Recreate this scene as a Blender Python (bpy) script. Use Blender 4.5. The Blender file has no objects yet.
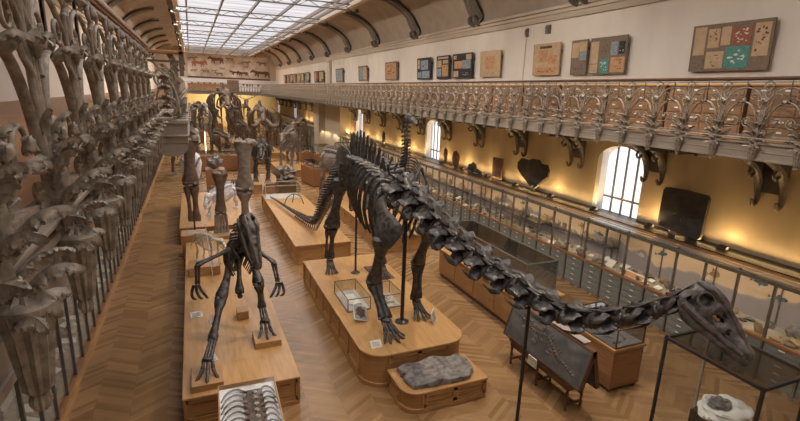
import bpy, math, random
from mathutils import Vector, Matrix, noise
R=random.Random(7)
PI=math.pi
S=bpy.context.scene
col=S.collection
# ---------------- camera
F_PX=473.0; PIT,YAW,ROLL=.243,.4143,.0356
fw=Vector((math.sin(YAW)*math.cos(PIT),math.cos(YAW)*math.cos(PIT),-math.sin(PIT)))
rt=Vector((math.cos(YAW),-math.sin(YAW),0)); uv=rt.cross(fw)
r2=rt*math.cos(ROLL)+uv*math.sin(ROLL); u2=-rt*math.sin(ROLL)+uv*math.cos(ROLL)
cd=bpy.data.cameras.new('camera'); cam=bpy.data.objects.new('camera',cd); col.objects.link(cam)
M=Matrix((r2,u2,-fw)).transposed().to_4x4(); M.translation=Vector((0,0,5.9)); cam.matrix_world=M
cd.sensor_width=36; cd.lens=F_PX/800*36; cd.clip_start=.05; cd.clip_end=300
S.camera=cam
# ---------------- world, light, exposure
S.view_settings.view_transform='Standard'; S.view_settings.look='None'; S.view_settings.gamma=1
S.view_settings.exposure=0.32
S.view_settings.use_curve_mapping=False
w=bpy.data.worlds.new('overcast_sky'); S.world=w; w.use_nodes=True
bg=w.node_tree.nodes['Background']; bg.inputs[0].default_value=(.98,.96,.96,1); bg.inputs[1].default_value=1.35
def area(name,loc,sx,sy,power,color,rot=(0,0,0)):
    l=bpy.data.lights.new(name,'AREA'); l.shape='RECTANGLE'; l.size=sx; l.size_y=sy; l.energy=power; l.color=color
    o=bpy.data.objects.new(name,l); o.location=loc; o.rotation_euler=rot; col.objects.link(o); return o
area('daylight_over_glass_roof',(3.7,38,11.6),9.2,82,3900,(1,.94,.86))
def lamp_light(loc,target,power,color,ang,blend=.6,rad=.12):
    l=bpy.data.lights.new('spot_or_fill_light','SPOT'); l.energy=power; l.color=color; l.spot_size=ang; l.spot_blend=blend; l.shadow_soft_size=rad
    o=bpy.data.objects.new('spot_or_fill_light',l); o.location=loc
    o.rotation_euler=(Vector(target)-Vector(loc)).to_track_quat('-Z','Y').to_euler(); col.objects.link(o); return o
RIBY=[6.9+6.6*k for k in range(11)]
for y in RIBY:
    for sx in (0,1):
        x=(8.15,-.75)[sx]
        lamp_light((x,y+.3,10.3),((5.2,2.4)[sx],y+1,0),1000,(1,.84,.64),1.6)
        if sx or y>26: lamp_light((x,y+.3,10.3),((-4.5,12.5)[sx],y+.3,6.6),1800,(1,.90,.78),1.5)  # second spot per lamp, added as fill to brighten the opposite upper wall
# warm wall washers standing behind the long wall case
WASH=[2.9+2.15*k for k in range(26)]
for k,y in enumerate(WASH):
    l=bpy.data.lights.new('wall_washer_light','SPOT'); l.energy=24; l.color=(1,.64,.26); l.spot_size=2.6; l.spot_blend=.9; l.shadow_soft_size=.06
    o=bpy.data.objects.new('wall_washer_light',l); o.location=(12.16,y,2.46); o.rotation_euler=Vector((.42,0,1)).to_track_quat('-Z','Y').to_euler(); col.objects.link(o)
for y in (9,23,37,51): area('cornice_strip_light',(12.28,y,2.36),.08,13.6,88,(1,.64,.27),(0,PI-.25,0))
# lamps under the far gallery
for x in (1.2,4.2,7.2):
    lamp_light((x,74.5,4.6),(x,79,3.2),700,(1,.72,.32),2.2)
# strip lights in the two long wall cases
for y in (6,14,22,30,38,46):
    area('case_strip_light',(11.25,y,2.18),.06,7.2,28,(1,.80,.55),(0,-.35,0))
# ---------------- materials
def nm(name):
    m=bpy.data.materials.new(name); m.use_nodes=True; nt=m.node_tree; b=nt.nodes['Principled BSDF']; return m,nt,b
def ramp(nt,fac,stops):
    r=nt.nodes.new('ShaderNodeValToRGB'); e=r.color_ramp.elements
    e[0].position=stops[0][0]; e[0].color=(*stops[0][1],1); e[1].position=stops[-1][0]; e[1].color=(*stops[-1][1],1)
    for p,c in stops[1:-1]:
        q=e.new(p); q.color=(*c,1)
    nt.links.new(fac,r.inputs[0]); return r
def tex(nt,scale=(1,1,1),kind='Object'):
    t=nt.nodes.new('ShaderNodeTexCoord'); m=nt.nodes.new('ShaderNodeMapping'); m.inputs['Scale'].default_value=scale
    nt.links.new(t.outputs[kind],m.inputs[0]); return m.outputs[0]
def noisemat(name,c1,c2,scale=5,rough=.5,st=(1,1,1),bump=0,metal=0,detail=4,spec=.5,lo=.3,hi=.7):
    m,nt,b=nm(name); n=nt.nodes.new('ShaderNodeTexNoise'); n.inputs['Scale'].default_value=scale; n.inputs['Detail'].default_value=detail
    nt.links.new(tex(nt,st),n.inputs['Vector'])
    r=ramp(nt,n.outputs[0],[(lo,c1),(hi,c2)]); nt.links.new(r.outputs[0],b.inputs['Base Color'])
    b.inputs['Roughness'].default_value=rough; b.inputs['Metallic'].default_value=metal; b.inputs['Specular IOR Level'].default_value=spec
    if bump:
        bp=nt.nodes.new('ShaderNodeBump'); bp.inputs['Strength'].default_value=bump; bp.inputs['Distance'].default_value=.02
        nt.links.new(n.outputs[0],bp.inputs['Height']); nt.links.new(bp.outputs[0],b.inputs['Normal'])
    return m
def glassmat(name,tint=(1,1,1),refl=.12,ior=1.35):
    m=bpy.data.materials.new(name); m.use_nodes=True; nt=m.node_tree; nt.nodes.clear()
    o=nt.nodes.new('ShaderNodeOutputMaterial'); mx=nt.nodes.new('ShaderNodeMixShader'); t=nt.nodes.new('ShaderNodeBsdfTransparent'); g=nt.nodes.new('ShaderNodeBsdfGlossy')
    t.inputs[0].default_value=(*tint,1); g.inputs['Roughness'].default_value=.03
    f=nt.nodes.new('ShaderNodeLayerWeight'); f.inputs[0].default_value=.5; pw=nt.nodes.new('ShaderNodeMath'); pw.operation='POWER'; pw.inputs[1].default_value=3.5; sc=nt.nodes.new('ShaderNodeMath'); sc.operation='MULTIPLY_ADD'; sc.inputs[1].default_value=.35; sc.inputs[2].default_value=refl*.3
    nt.links.new(f.outputs['Facing'],pw.inputs[0]); nt.links.new(pw.outputs[0],sc.inputs[0]); nt.links.new(sc.outputs[0],mx.inputs[0]); nt.links.new(t.outputs[0],mx.inputs[1]); nt.links.new(g.outputs[0],mx.inputs[2]); nt.links.new(mx.outputs[0],o.inputs[0])
    return m
def roofglass():
    m=bpy.data.materials.new('roof_glass'); m.use_nodes=True; nt=m.node_tree; nt.nodes.clear()
    o=nt.nodes.new('ShaderNodeOutputMaterial'); t=nt.nodes.new('ShaderNodeBsdfTransparent')
    n=nt.nodes.new('ShaderNodeTexNoise'); n.inputs['Scale'].default_value=1.2; n.inputs['Detail'].default_value=5
    nt.links.new(tex(nt,(.25,1.6,1)),n.inputs['Vector'])
    r=ramp(nt,n.outputs[0],[(.3,(.63,.62,.64)),(.5,(.71,.70,.71)),(.7,(.79,.775,.77))]); nt.links.new(r.outputs[0],t.inputs[0])
    nt.links.new(t.outputs[0],o.inputs[0]); return m
def floormat():
    m,nt,b=nm('chevron_parquet'); N=nt.nodes.new; L=nt.links.new
    def ma(op,a,bv=None,c=None):
        n=N('ShaderNodeMath'); n.operation=op
        for i,v in enumerate((a,bv,c)):
            if v is None: continue
            if isinstance(v,(int,float)): n.inputs[i].default_value=v
            else: L(v,n.inputs[i])
        return n.outputs[0]
    t=N('ShaderNodeTexCoord'); s=N('ShaderNodeSeparateXYZ'); L(t.outputs['Object'],s.inputs[0])
    x,y=s.outputs[0],s.outputs[1]
    W=.62
    xs=ma('DIVIDE',ma('ADD',x,20.0),W); colm=ma('FLOOR',xs); fr=ma('FRACT',xs)
    par=ma('MODULO',colm,2.0)                      # 0 / 1
    sgn=ma('SUBTRACT',ma('MULTIPLY',par,2.0),1.0)
    v=ma('ADD',y,ma('MULTIPLY',ma('MULTIPLY',ma('SUBTRACT',fr,.5),sgn),W*.62))
    pl=ma('DIVIDE',v,.105); pi=ma('FLOOR',pl); pf=ma('FRACT',pl)
    cb=N('ShaderNodeCombineXYZ'); L(pi,cb.inputs[0]); L(colm,cb.inputs[1])
    wn=N('ShaderNodeTexWhiteNoise'); wn.noise_dimensions='2D'; L(cb.outputs[0],wn.inputs['Vector'])
    r=ramp(nt,wn.outputs['Value'],[(0,(.26,.15,.066)),(.35,(.295,.173,.078)),(.7,(.33,.195,.09)),(1,(.38,.235,.115))])
    n=N('ShaderNodeTexNoise'); n.inputs['Scale'].default_value=6; n.inputs['Detail'].default_value=6; L(tex(nt,(.5,6,1)),n.inputs['Vector'])
    n2=N('ShaderNodeTexNoise'); n2.inputs['Scale'].default_value=.35; L(tex(nt),n2.inputs['Vector'])
    mx=N('ShaderNodeMixRGB'); mx.blend_type='MULTIPLY'; mx.inputs[0].default_value=1
    rr=ramp(nt,n.outputs[0],[(.3,(.84,.82,.80)),(.7,(1.1,1.1,1.1))]); L(r.outputs[0],mx.inputs[1]); L(rr.outputs[0],mx.inputs[2])
    mx2=N('ShaderNodeMixRGB'); mx2.blend_type='MULTIPLY'; mx2.inputs[0].default_value=1
    r3=ramp(nt,n2.outputs[0],[(.3,(.88,.88,.9)),(.7,(1.08,1.07,1.05))]); L(mx.outputs[0],mx2.inputs[1]); L(r3.outputs[0],mx2.inputs[2])
    # seams between boards and columns
    seam=ma('MAXIMUM',ma('GREATER_THAN',ma('ABSOLUTE',ma('SUBTRACT',pf,.5)),.465),ma('GREATER_THAN',ma('ABSOLUTE',ma('SUBTRACT',fr,.5)),.492))
    mx3=N('ShaderNodeMixRGB'); L(ma('MULTIPLY',seam,.28),mx3.inputs[0]); L(mx2.outputs[0],mx3.inputs[1]); mx3.inputs[2].default_value=(.10,.05,.025,1)
    L(mx3.outputs[0],b.inputs['Base Color'])
    L(ma('ADD',ma('MULTIPLY',wn.outputs['Value'],.12),.22),b.inputs['Roughness']); b.inputs['Specular IOR Level'].default_value=.45
    return m
MT={}
MT['floor']=floormat()
MT['oak']=noisemat('oak_wood',(.36,.19,.072),(.48,.27,.11),3,.38,(1,1,9),0,0,6)
MT['oaktop']=noisemat('oak_wood_top',(.44,.245,.095),(.57,.335,.14),2.5,.36,(7,.8,1),0,0,6)
MT['oakdark']=noisemat('brown_oak',(.24,.11,.045),(.34,.17,.075),3,.4,(1,1,9),0,0,6)
MT['walnut']=noisemat('walnut_wood',(.085,.04,.02),(.15,.075,.038),4,.4,(1,1,7),0,0,5)
MT['bone']=noisemat('dark_cast_bone',(.014,.0125,.0125),(.100,.088,.084),11,.36,(1,1,1),.8,0,6)
MT['skullbone']=noisemat('brownish_grey_skull_cast',(.040,.034,.031),(.165,.14,.128),11,.4,(1,1,1),.8,0,6)
MT['bonebrown']=noisemat('brown_cast_bone',(.075,.05,.036),(.18,.125,.092),7,.5,(1,1,1),.5,0,6)
MT['bonegrey']=noisemat('grey_cast_bone',(.12,.098,.082),(.26,.22,.19),7,.5,(1,1,1),.4,0,6)
MT['bonepale']=noisemat('pale_bone',(.42,.37,.31),(.68,.62,.54),8,.5,(1,1,1),.3,0,5)
MT['bonelilac']=noisemat('lilac_white_cast_bone',(.48,.45,.50),(.74,.71,.76),8,.5,(1,1,1),.3,0,5)
MT['iron']=noisemat('grey_painted_iron',(.17,.14,.108),(.40,.335,.26),24,.42,(1,1,1),.5,0,6,.5)
MT['ironsmooth']=noisemat('grey_painted_fascia_iron',(.30,.25,.20),(.37,.31,.25),3,.45,(1,1,1),0)
MT['irondark']=noisemat('dark_iron',(.10,.085,.072),(.16,.14,.12),8,.45,(1,1,1),.1)
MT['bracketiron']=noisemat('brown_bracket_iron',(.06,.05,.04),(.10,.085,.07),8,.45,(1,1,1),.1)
MT['black']=noisemat('black_metal',(.018,.018,.02),(.035,.034,.036),10,.4,(1,1,1),0)
MT['steel']=noisemat('bronze_grey_metal',(.13,.12,.10),(.22,.205,.175),10,.35,(1,1,1),0,.3)
MT['rail']=noisemat('brushed_rail_metal',(.55,.51,.47),(.66,.62,.58),8,.3,(1,.2,1),0,.5)
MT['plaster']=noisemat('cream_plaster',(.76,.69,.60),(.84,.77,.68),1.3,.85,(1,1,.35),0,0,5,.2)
MT['lowshade']=noisemat('shade_toned_lower_wall',(.40,.325,.22),(.48,.39,.27),1.3,.8,(1,1,.35),0,0,5,.2)  # wall plaster toned darker, shade under the gallery put into its colour
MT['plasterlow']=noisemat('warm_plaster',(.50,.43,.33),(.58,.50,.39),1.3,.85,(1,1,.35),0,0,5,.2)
MT['cove']=noisemat('tan_cove_plaster',(.38,.315,.25),(.45,.38,.305),1.5,.7,(1,1,1),0,0,4,.2)
MT['cornice']=noisemat('cornice_stone',(.56,.47,.38),(.64,.55,.45),2,.7,(1,.3,1),0,0,4,.2)
MT['skyframe']=noisemat('skylight_iron',(.10,.085,.075),(.16,.14,.12),6,.5)
MT['glass']=glassmat('clear_glass',(.97,.98,.98),.1,1.25)
MT['glassgrey']=glassmat('smoky_glass',(.74,.76,.78),.45,1.42)
MT['roofglass']=roofglass()
MT['drawer']=noisemat('green_grey_drawer_front',(.17,.18,.165),(.22,.23,.21),5,.45)
MT['label']=noisemat('label_card',(.70,.68,.62),(.80,.78,.72),8,.7)
MT['white']=noisemat('white_paint',(.78,.78,.78),(.84,.84,.84),5,.5)
MT['linen']=noisemat('pale_linen_board',(.52,.49,.46),(.60,.57,.54),20,.8)
MT['stone']=noisemat('grey_fossil_stone',(.07,.064,.062),(.32,.29,.28),9,.5,(1,1,1),1.0,0,8)
MT['stonedark']=noisemat('black_slab_stone',(.030,.026,.024),(.07,.06,.055),5,.6,(1,1,1),.6,0,8)
MT['slate']=noisemat('slate_fossil_slab',(.10,.10,.095),(.20,.20,.19),4,.45,(1,1,1),.4,0,8)
MT['plasterjacket']=noisemat('plaster_jacket',(.70,.68,.62),(.84,.82,.77),6,.8,(1,1,1),.4)
MT['deck']=noisemat('tan_case_lining',(.33,.29,.24),(.44,.39,.32),12,.8)
MT['paper']=noisemat('tan_paper',(.52,.36,.21),(.62,.45,.28),6,.8)
MT['card']=noisemat('brown_board',(.20,.145,.10),(.27,.20,.145),14,.8)
MT['cardblack']=noisemat('black_board',(.03,.028,.03),(.05,.047,.05),14,.8)
MT['orange']=noisemat('orange_print',(.52,.26,.12),(.64,.36,.19),9,.8)
MT['red']=noisemat('red_brown_print',(.30,.10,.055),(.40,.16,.09),18,.8)
MT['teal']=noisemat('teal_print',(.07,.26,.22),(.13,.34,.29),14,.8)
MT['bluegrey']=noisemat('blue_grey_print',(.22,.28,.32),(.38,.43,.46),16,.8)
MT['ink']=noisemat('brown_ink',(.10,.05,.035),(.16,.09,.06),9,.8)
MT['blue']=noisemat('blue_fish_print',(.07,.11,.17),(.13,.18,.25),12,.7)
MT['lilac']=noisemat('lilac_slope',(.30,.28,.30),(.38,.36,.38),8,.8)
MT['ochre']=noisemat('ochre_specimen',(.26,.18,.09),(.40,.29,.16),8,.6)
MT['redcab']=noisemat('red_brown_gallery_cabinet',(.21,.12,.062),(.29,.175,.095),4,.5,(1,1,6),0,0,5)
MT['lampglass']=None
m,nt,b=nm('lit_lamp'); b.inputs['Emission Color'].default_value=(1,.8,.5,1); b.inputs['Emission Strength'].default_value=2.5; MT['lit']=m

# ---------------- mesh helper
class MB:
    def __init__(s): s.v=[]; s.f=[]
    def add(s,vs,fs):
        n=len(s.v); s.v+= [Vector(q) for q in vs]; s.f+=[tuple(i+n for i in f) for f in fs]; return s
    def box(s,x0,x1,y0,y1,z0,z1):
        return s.add([(x0,y0,z0),(x1,y0,z0),(x1,y1,z0),(x0,y1,z0),(x0,y0,z1),(x1,y0,z1),(x1,y1,z1),(x0,y1,z1)],
            [(0,3,2,1),(4,5,6,7),(0,1,5,4),(1,2,6,5),(2,3,7,6),(3,0,4,7)])
    def bar(s,a,b,w,h,up=(0,0,1)):
        a=Vector(a);b=Vector(b);d=(b-a).normalized();u=Vector(up)
        if abs(d.dot(u))>.98: u=Vector((0,1,0))
        x=d.cross(u).normalized()*w/2; z=x.cross(d).normalized()*h/2
        vs=[a-x-z,a+x-z,a+x+z,a-x+z,b-x-z,b+x-z,b+x+z,b-x+z]
        return s.add(vs,[(0,1,2,3),(7,6,5,4),(0,4,5,1),(1,5,6,2),(2,6,7,3),(3,7,4,0)])
    def loft(s,rings,cap=True):
        n=len(rings[0]); vs=[p for r in rings for p in r]; fs=[]
        for i in range(len(rings)-1):
            for j in range(n):
                k=(j+1)%n; fs.append((i*n+j,i*n+k,(i+1)*n+k,(i+1)*n+j))
        if cap: fs.append(tuple(range(n-1,-1,-1))); fs.append(tuple((len(rings)-1)*n+j for j in range(n)))
        return s.add(vs,fs)
    def tube(s,pts,rad,n=8,up=(0,0,1),fl=1.0,sub=0):
        pts=[Vector(p) for p in pts]
        if not isinstance(rad,(list,tuple)): rad=[rad]*len(pts)
        if any(isinstance(q,tuple) for q in rad): rad=[q if isinstance(q,tuple) else (q,q*fl) for q in rad]
        if sub:
            pts,rad=smooth(pts,rad,sub)
        rings=[]; u=Vector(up)
        for i,p in enumerate(pts):
            d=(pts[min(i+1,len(pts)-1)]-pts[max(i-1,0)]).normalized()
            x=d.cross(u)
            if x.length<1e-3: x=d.cross(Vector((1,0,0))) if abs(d.x)<.9 else d.cross(Vector((0,1,0)))
            x.normalize(); z=x.cross(d).normalized(); 
            r=rad[i]; rx,rz=(r if isinstance(r,tuple) else (r,r*fl))
            rings.append([p+x*math.cos(a)*rx+z*math.sin(a)*rz for a in [2*PI*j/n for j in range(n)]])
            u=z
        return s.loft(rings)
    def lathe(s,prof,n=16,c=(0,0,0),flute=0,amp=0):
        c=Vector(c); rings=[[c+Vector(((r*(1+amp*math.cos(flute*a))) *math.cos(a),(r*(1+amp*math.cos(flute*a)))*math.sin(a),z)) for a in [2*PI*j/n for j in range(n)]] for r,z in prof]
        return s.loft(rings)
    def prism(s,poly,z0,z1,axis='z',bev=0):
        def mp(a,b,c): return {'z':(a,b,c),'x':(c,a,b),'y':(a,c,b)}[axis]
        n=len(poly); vs=[mp(a,b,z0) for a,b in poly]+[mp(a,b,z1) for a,b in poly]
        return s.add(vs,[tuple(range(n-1,-1,-1)),tuple(range(n,2*n))]+[(i,(i+1)%n,n+(i+1)%n,n+i) for i in range(n)])
    def blob(s,c,r,nz=.1,fr=2,nu=14,nv=10,seed=0,rot=None):
        c=Vector(c); vs=[];fs=[]
        for i in range(nv+1):
            t=PI*i/nv
            for j in range(nu):
                a=2*PI*j/nu; d=Vector((math.sin(t)*math.cos(a),math.sin(t)*math.sin(a),math.cos(t)))
                k=1+nz*noise.noise(d*fr+Vector((seed*3.1,seed,0)))*2
                p=Vector((d.x*r[0]*k,d.y*r[1]*k,d.z*r[2]*k))
                if rot: p=rot@p
                vs.append(c+p)
        for i in range(nv):
            for j in range(nu):
                k=(j+1)%nu; fs.append((i*nu+j,(i+1)*nu+j,(i+1)*nu+k,i*nu+k))
        return s.add(vs,fs)
    def leaf(s,base,d,nrm,L,W,curl=.8,ser=7,depth=.3,nu=30,nv=8,th=.004,side=0):
        """lobed acanthus leaf: grows from base along d, curls towards nrm"""
        base=Vector(base); d=Vector(d).normalized(); nrm=Vector(nrm); nrm=(nrm-d*nrm.dot(d)).normalized(); sd=d.cross(nrm)
        top=[];bot=[]; p=base.copy(); nl=max(2,ser//2)
        for i in range(nu+1):
            t=i/nu; a=curl*(t**1.8)
            dd=(d*math.cos(a)+nrm*math.sin(a)); nn=(nrm*math.cos(a)-d*math.sin(a))
            if i: p=p+dd*(L/nu)
            env=(math.sin(PI*min(1,t*.93+.07))**.6)*(1-.3*t)
            lobe=1-(depth+.16)*(1-abs(math.sin(PI*(nl*t+.15)))**.6)*(.35+.65*t)-.20*abs(math.sin(PI*ser*2.2*t))
            w_=W*.5*env*max(.12,lobe) if i<nu else W*.03
            for j in range(nv+1):
                u_=j/nv*2-1; au=abs(u_)
                q=au**1.5*w_*.42-.010*(1-au)**2+.0085*math.cos(PI*nl*4*(t-.16*au))*au*(W/.15)
                back=-dd*(.10*L/nl*au*au)
                top.append(p+sd*u_*w_+nn*(q+th)-back*1.2); bot.append(p+sd*u_*w_*.98+nn*(q-th)-back*1.2)
        n=nv+1; k=len(top); fs=[]
        for i in range(nu):
            for j in range(nv):
                a=i*n+j; fs.append((a,a+1,a+n+1,a+n)); fs.append((k+a,k+a+n,k+a+n+1,k+a+1))
        for i in range(nu):
            a=i*n; fs.append((a,a+n,k+a+n,k+a)); a=i*n+nv; fs.append((a+n,a,k+a,k+a+n))
        for j in range(nv):
            a=nu*n+j; fs.append((a,a+1,k+a+1,k+a)); fs.append((j+1,j,k+j,k+j+1))
        return s.add(top+bot,fs)
    def dent(s,c,r,depth,dirv):
        c=Vector(c); dv=Vector(dirv).normalized()
        for i,p in enumerate(s.v):
            q=(p-c).length/r
            if q<1: s.v[i]=p+dv*depth*(1-q*q)**.6
    def cut(s,c,r):
        c=Vector(c); rx,ry,rz=r if isinstance(r,tuple) else (r,r,r)
        def inside(f):
            q=sum((s.v[i] for i in f),Vector())/len(f)-c
            return (q.x/rx)**2+(q.y/ry)**2+(q.z/rz)**2<1
        s.f=[f for f in s.f if len(f)>4 or not inside(f)]; return s
    def jitter(s,amp,fr,seed=0):
        for i,p in enumerate(s.v):
            s.v[i]=p+Vector(noise.noise_vector(p*fr+Vector((seed,seed*.7,0))))*amp
        return s
    def xf(s,m,start=0):
        for i in range(start,len(s.v)): s.v[i]=m@s.v[i]
        return s
    def build(s,name,mat,parent=None,smooth_=True,loc=None,bevel=0,ang=40):
        me=bpy.data.meshes.new(name); me.from_pydata([tuple(v) for v in s.v],[],s.f); me.update()
        me.materials.append(MT[mat] if isinstance(mat,str) else mat)
        o=bpy.data.objects.new(name,me); col.objects.link(o)
        if smooth_:
            me.polygons.foreach_set('use_smooth',[True]*len(me.polygons))
            if ang: me.set_sharp_from_angle(angle=math.radians(ang))
        if loc is not None: o.location=loc
        if parent is not None: o.parent=parent
        if bevel:
            b=o.modifiers.new('bevel','BEVEL'); b.width=bevel; b.segments=2; b.limit_method='ANGLE'
        return o
def smooth(pts,rad,sub):
    n=len(pts); P=[];Q=[]
    for i in range(n-1):
        a=pts[max(i-1,0)];b=pts[i];c=pts[i+1];d=pts[min(i+2,n-1)]
        for k in range(sub):
            t=k/sub
            P.append(.5*((2*b)+(c-a)*t+(2*a-5*b+4*c-d)*t*t+(3*b-a-3*c+d)*t**3))
            ra,rb=rad[i],rad[i+1]
            Q.append(tuple(ra[q]*(1-t)+rb[q]*t for q in (0,1)) if isinstance(ra,tuple) else ra*(1-t)+rb*t)
    P.append(pts[-1]);Q.append(rad[-1]); return P,Q
def tag(o,label,cat,group=None,kind=None):
    o['label']=label; o['category']=cat
    if group: o['group']=group
    if kind: o['kind']=kind
    return o
def struct(o): o['kind']='structure'; return o
def empty(name,label,cat,loc=(0,0,0),rz=0,group=None):
    o=bpy.data.objects.new(name,None); col.objects.link(o); o.location=loc; o.rotation_euler=(0,0,rz); o.empty_display_size=.1
    return tag(o,label,cat,group)
def kids(o): return [c for c in bpy.data.objects if c.parent==o]
def dup_parts(src_children,parent):
    for c in src_children:
        d=c.copy(); col.objects.link(d); d.parent=parent
def B(*a): return MB().box(*a)
def rootmat(o): return Matrix.Translation(o.location)@Matrix.Rotation(o.rotation_euler.z,4,'Z')
def wp(mb,name,mat,root,**k):
    """part given in world coordinates, stored relative to its thing"""
    top=root; ms=[]
    while top is not None:
        ms.append(rootmat(top)); top=top.parent
    m=Matrix.Identity(4)
    for q in reversed(ms): m=m@q
    mb.xf(m.inverted()); return mb.build(name,mat,root,**k)
# ================= the hall
YF=79.0; XW=12.55; XL=-4.55
struct(B(XL-.3,XW+.3,-3,YF+.3,-.2,0).build('floor','floor',smooth_=False))
# right wall with window openings
WIN=[11.05+13.15*k for k in range(6)]
mb=MB(); prev=-3.0
for yc in WIN:
    mb.box(XW,XW+.45,prev,yc-.92,0,9.2); mb.box(XW,XW+.45,yc-.92,yc+.92,0,2.2)
    poly=[(yc-.92,9.2),(yc-.92,3.95)]+[(yc-.92*math.cos(a),3.95+.55*math.sin(a)) for a in [PI*i/12 for i in range(1,12)]]+[(yc+.92,3.95),(yc+.92,9.2)]
    mb.prism(poly,XW,XW+.45,'x'); prev=yc+.92
mb.box(XW,XW+.45,prev,YF,0,9.2)
struct(mb.build('wall_right','plaster',smooth_=False))
mb=MB(); prev=-3.0
for yc in WIN:
    mb.box(XW-.05,XW,prev,yc-.92,0,5.05); mb.box(XW-.05,XW,yc-.92,yc+.92,0,2.2); prev=yc+.92
    poly=[(yc-.92,5.05),(yc-.92,3.95)]+[(yc-.92*math.cos(a),3.95+.55*math.sin(a)) for a in [PI*i/12 for i in range(1,12)]]+[(yc+.92,3.95),(yc+.92,5.05)]
    mb.prism(poly,XW-.05,XW,'x')
mb.box(XW-.05,XW,prev,YF,0,5.05)
struct(mb.build('wall_right','lowshade',smooth_=False))
for i,yc in enumerate(WIN):
    e=MB(); e.box(XW+.25,XW+.33,yc-.92,yc-.84,2.2,4.4); e.box(XW+.25,XW+.33,yc+.84,yc+.92,2.2,4.4)
    for q in (-.42,0,.42): e.box(XW+.26,XW+.31,yc+q-.025,yc+q+.025,2.2,4.5)
    for z in (2.2,2.72): e.box(XW+.25,XW+.32,yc-.92,yc+.92,z,z+.06)
    wf=struct(e.build('window_%d'%(i+1),'steel',smooth_=False))
    B(XW+.28,XW+.285,yc-.9,yc+.9,2.2,4.5).build('pane','glass',wf,smooth_=False)
    B(XW-.06,XW+.24,yc-.98,yc+.98,2.12,2.2).build('window_sill','white',wf,smooth_=False,bevel=.01)
    B(XW-.04,XW+.24,yc+.74,yc+.92,2.2,4.35).build('reveal_shutter','white',wf,smooth_=False)
struct(B(XL-.45,XL,-3,YF,0,9.2).build('wall_left','plaster',smooth_=False))
struct(B(XL-.4,XW+.4,YF,YF+.4,0,11.4).build('wall_far','plasterlow',smooth_=False))
struct(B(XL-.4,XW+.4,-3.4,-3,0,12.6).build('wall_near','plaster',smooth_=False))
# cove, cornice, ribs : profile in (x,z) measured from the hall centre
CXH=4.0
prof=[(8.55,9.15),(8.42,9.6),(8.1,10.15),(7.6,10.62),(6.95,10.98),(6.2,11.2),(5.2,11.28),(4.45,11.28)]
def covemesh(sgn,x0=0):
    mb=MB(); n=len(prof); vs=[];fs=[]
    o=.12
    for y in (-3,YF):
        for x,z in prof: vs.append((CXH+sgn*x,y,z))
        for x,z in prof: vs.append((CXH+sgn*(x+o),y,z+o))
    for i in range(n-1):
        fs.append((i,i+1,2*n+i+1,2*n+i)); fs.append((n+i,3*n+i,3*n+i+1,n+i+1))
    return mb.add(vs,fs)
struct(covemesh(1).build('ceiling','cove'))
struct(covemesh(-1).build('ceiling','cove'))
def ts(name,mb,mat,**k): return struct(mb.build(name,mat,**k))
for sgn in (1,-1):
    X=lambda x:CXH+sgn*x
    mb=MB()
    for a,b,z0,z1 in ((8.35,8.62,9.05,9.16),(8.46,8.62,8.92,9.05),(8.50,8.62,8.78,8.90),(8.42,8.62,8.70,8.76)):
        mb.box(min(X(a),X(b)),max(X(a),X(b)),-3,YF,z0,z1)
    ts('trim_1',mb,'cornice',smooth_=False,bevel=.012)
    mb=MB(); mb.box(min(X(4.35),X(4.62)),max(X(4.35),X(4.62)),-3,YF,10.42,11.3); ts('trim_2',mb,'cornice',smooth_=False)
    # twin ribs
    for y in RIBY:
        mb=MB()
        for dy in (-.22,.22):
            pts=[(X(8.30),y+dy,9.17),(X(8.36),y+dy,9.42),(X(8.12),y+dy,9.75),(X(7.86),y+dy,10.2),(X(7.3),y+dy,10.62),(X(6.6),y+dy,10.92),(X(6.0),y+dy,11.06)]
            mb.tube(pts,[(.13,.17),(.13,.30),(.12,.27),(.11,.23),(.11,.20),(.10,.17),(.07,.10)],8,up=(0,1,0),sub=3)
            mb.tube([(X(8.42),y+dy,9.14),(X(8.2),y+dy,9.2),(X(8.12),y+dy,9.32),(X(8.2),y+dy,9.40)],[.15,.15,.12,.08],8,up=(0,1,0),sub=2)
        ts('trim_3',mb,'steel')
# skylight
BX0,BX1,BZ=-.72,8.30,10.5
mb=MB()
for x in (-.4,.1,1.95,3.75,5.6,7.4,7.95): mb.box(x-.045,x+.045,-3,77.4,BZ-.06,BZ+.10)
for y in RIBY:
    mb.box(BX0,BX1,y-.05,y+.05,BZ-.03,BZ+.03); mb.box(BX0,BX1,y-.05,y+.05,BZ-.32,BZ-.26)
    n=16
    for i in range(n):
        xa=BX0+(BX1-BX0)*i/n; xb=BX0+(BX1-BX0)*(i+1)/n
        mb.bar((xa,y,BZ-.28 if i%2 else BZ),(xb,y,BZ if i%2 else BZ-.28),.04,.03)
sk=ts('window_7',mb,'skyframe',smooth_=False)
B(-.95,8.5,-3,77.4,BZ+.10,BZ+.115).build('pane','roofglass',sk,smooth_=False)
ts('ceiling',MB().box(XL-.4,XW+.4,77.4,79.1,10.5,11.4),'cove',smooth_=False)
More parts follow.
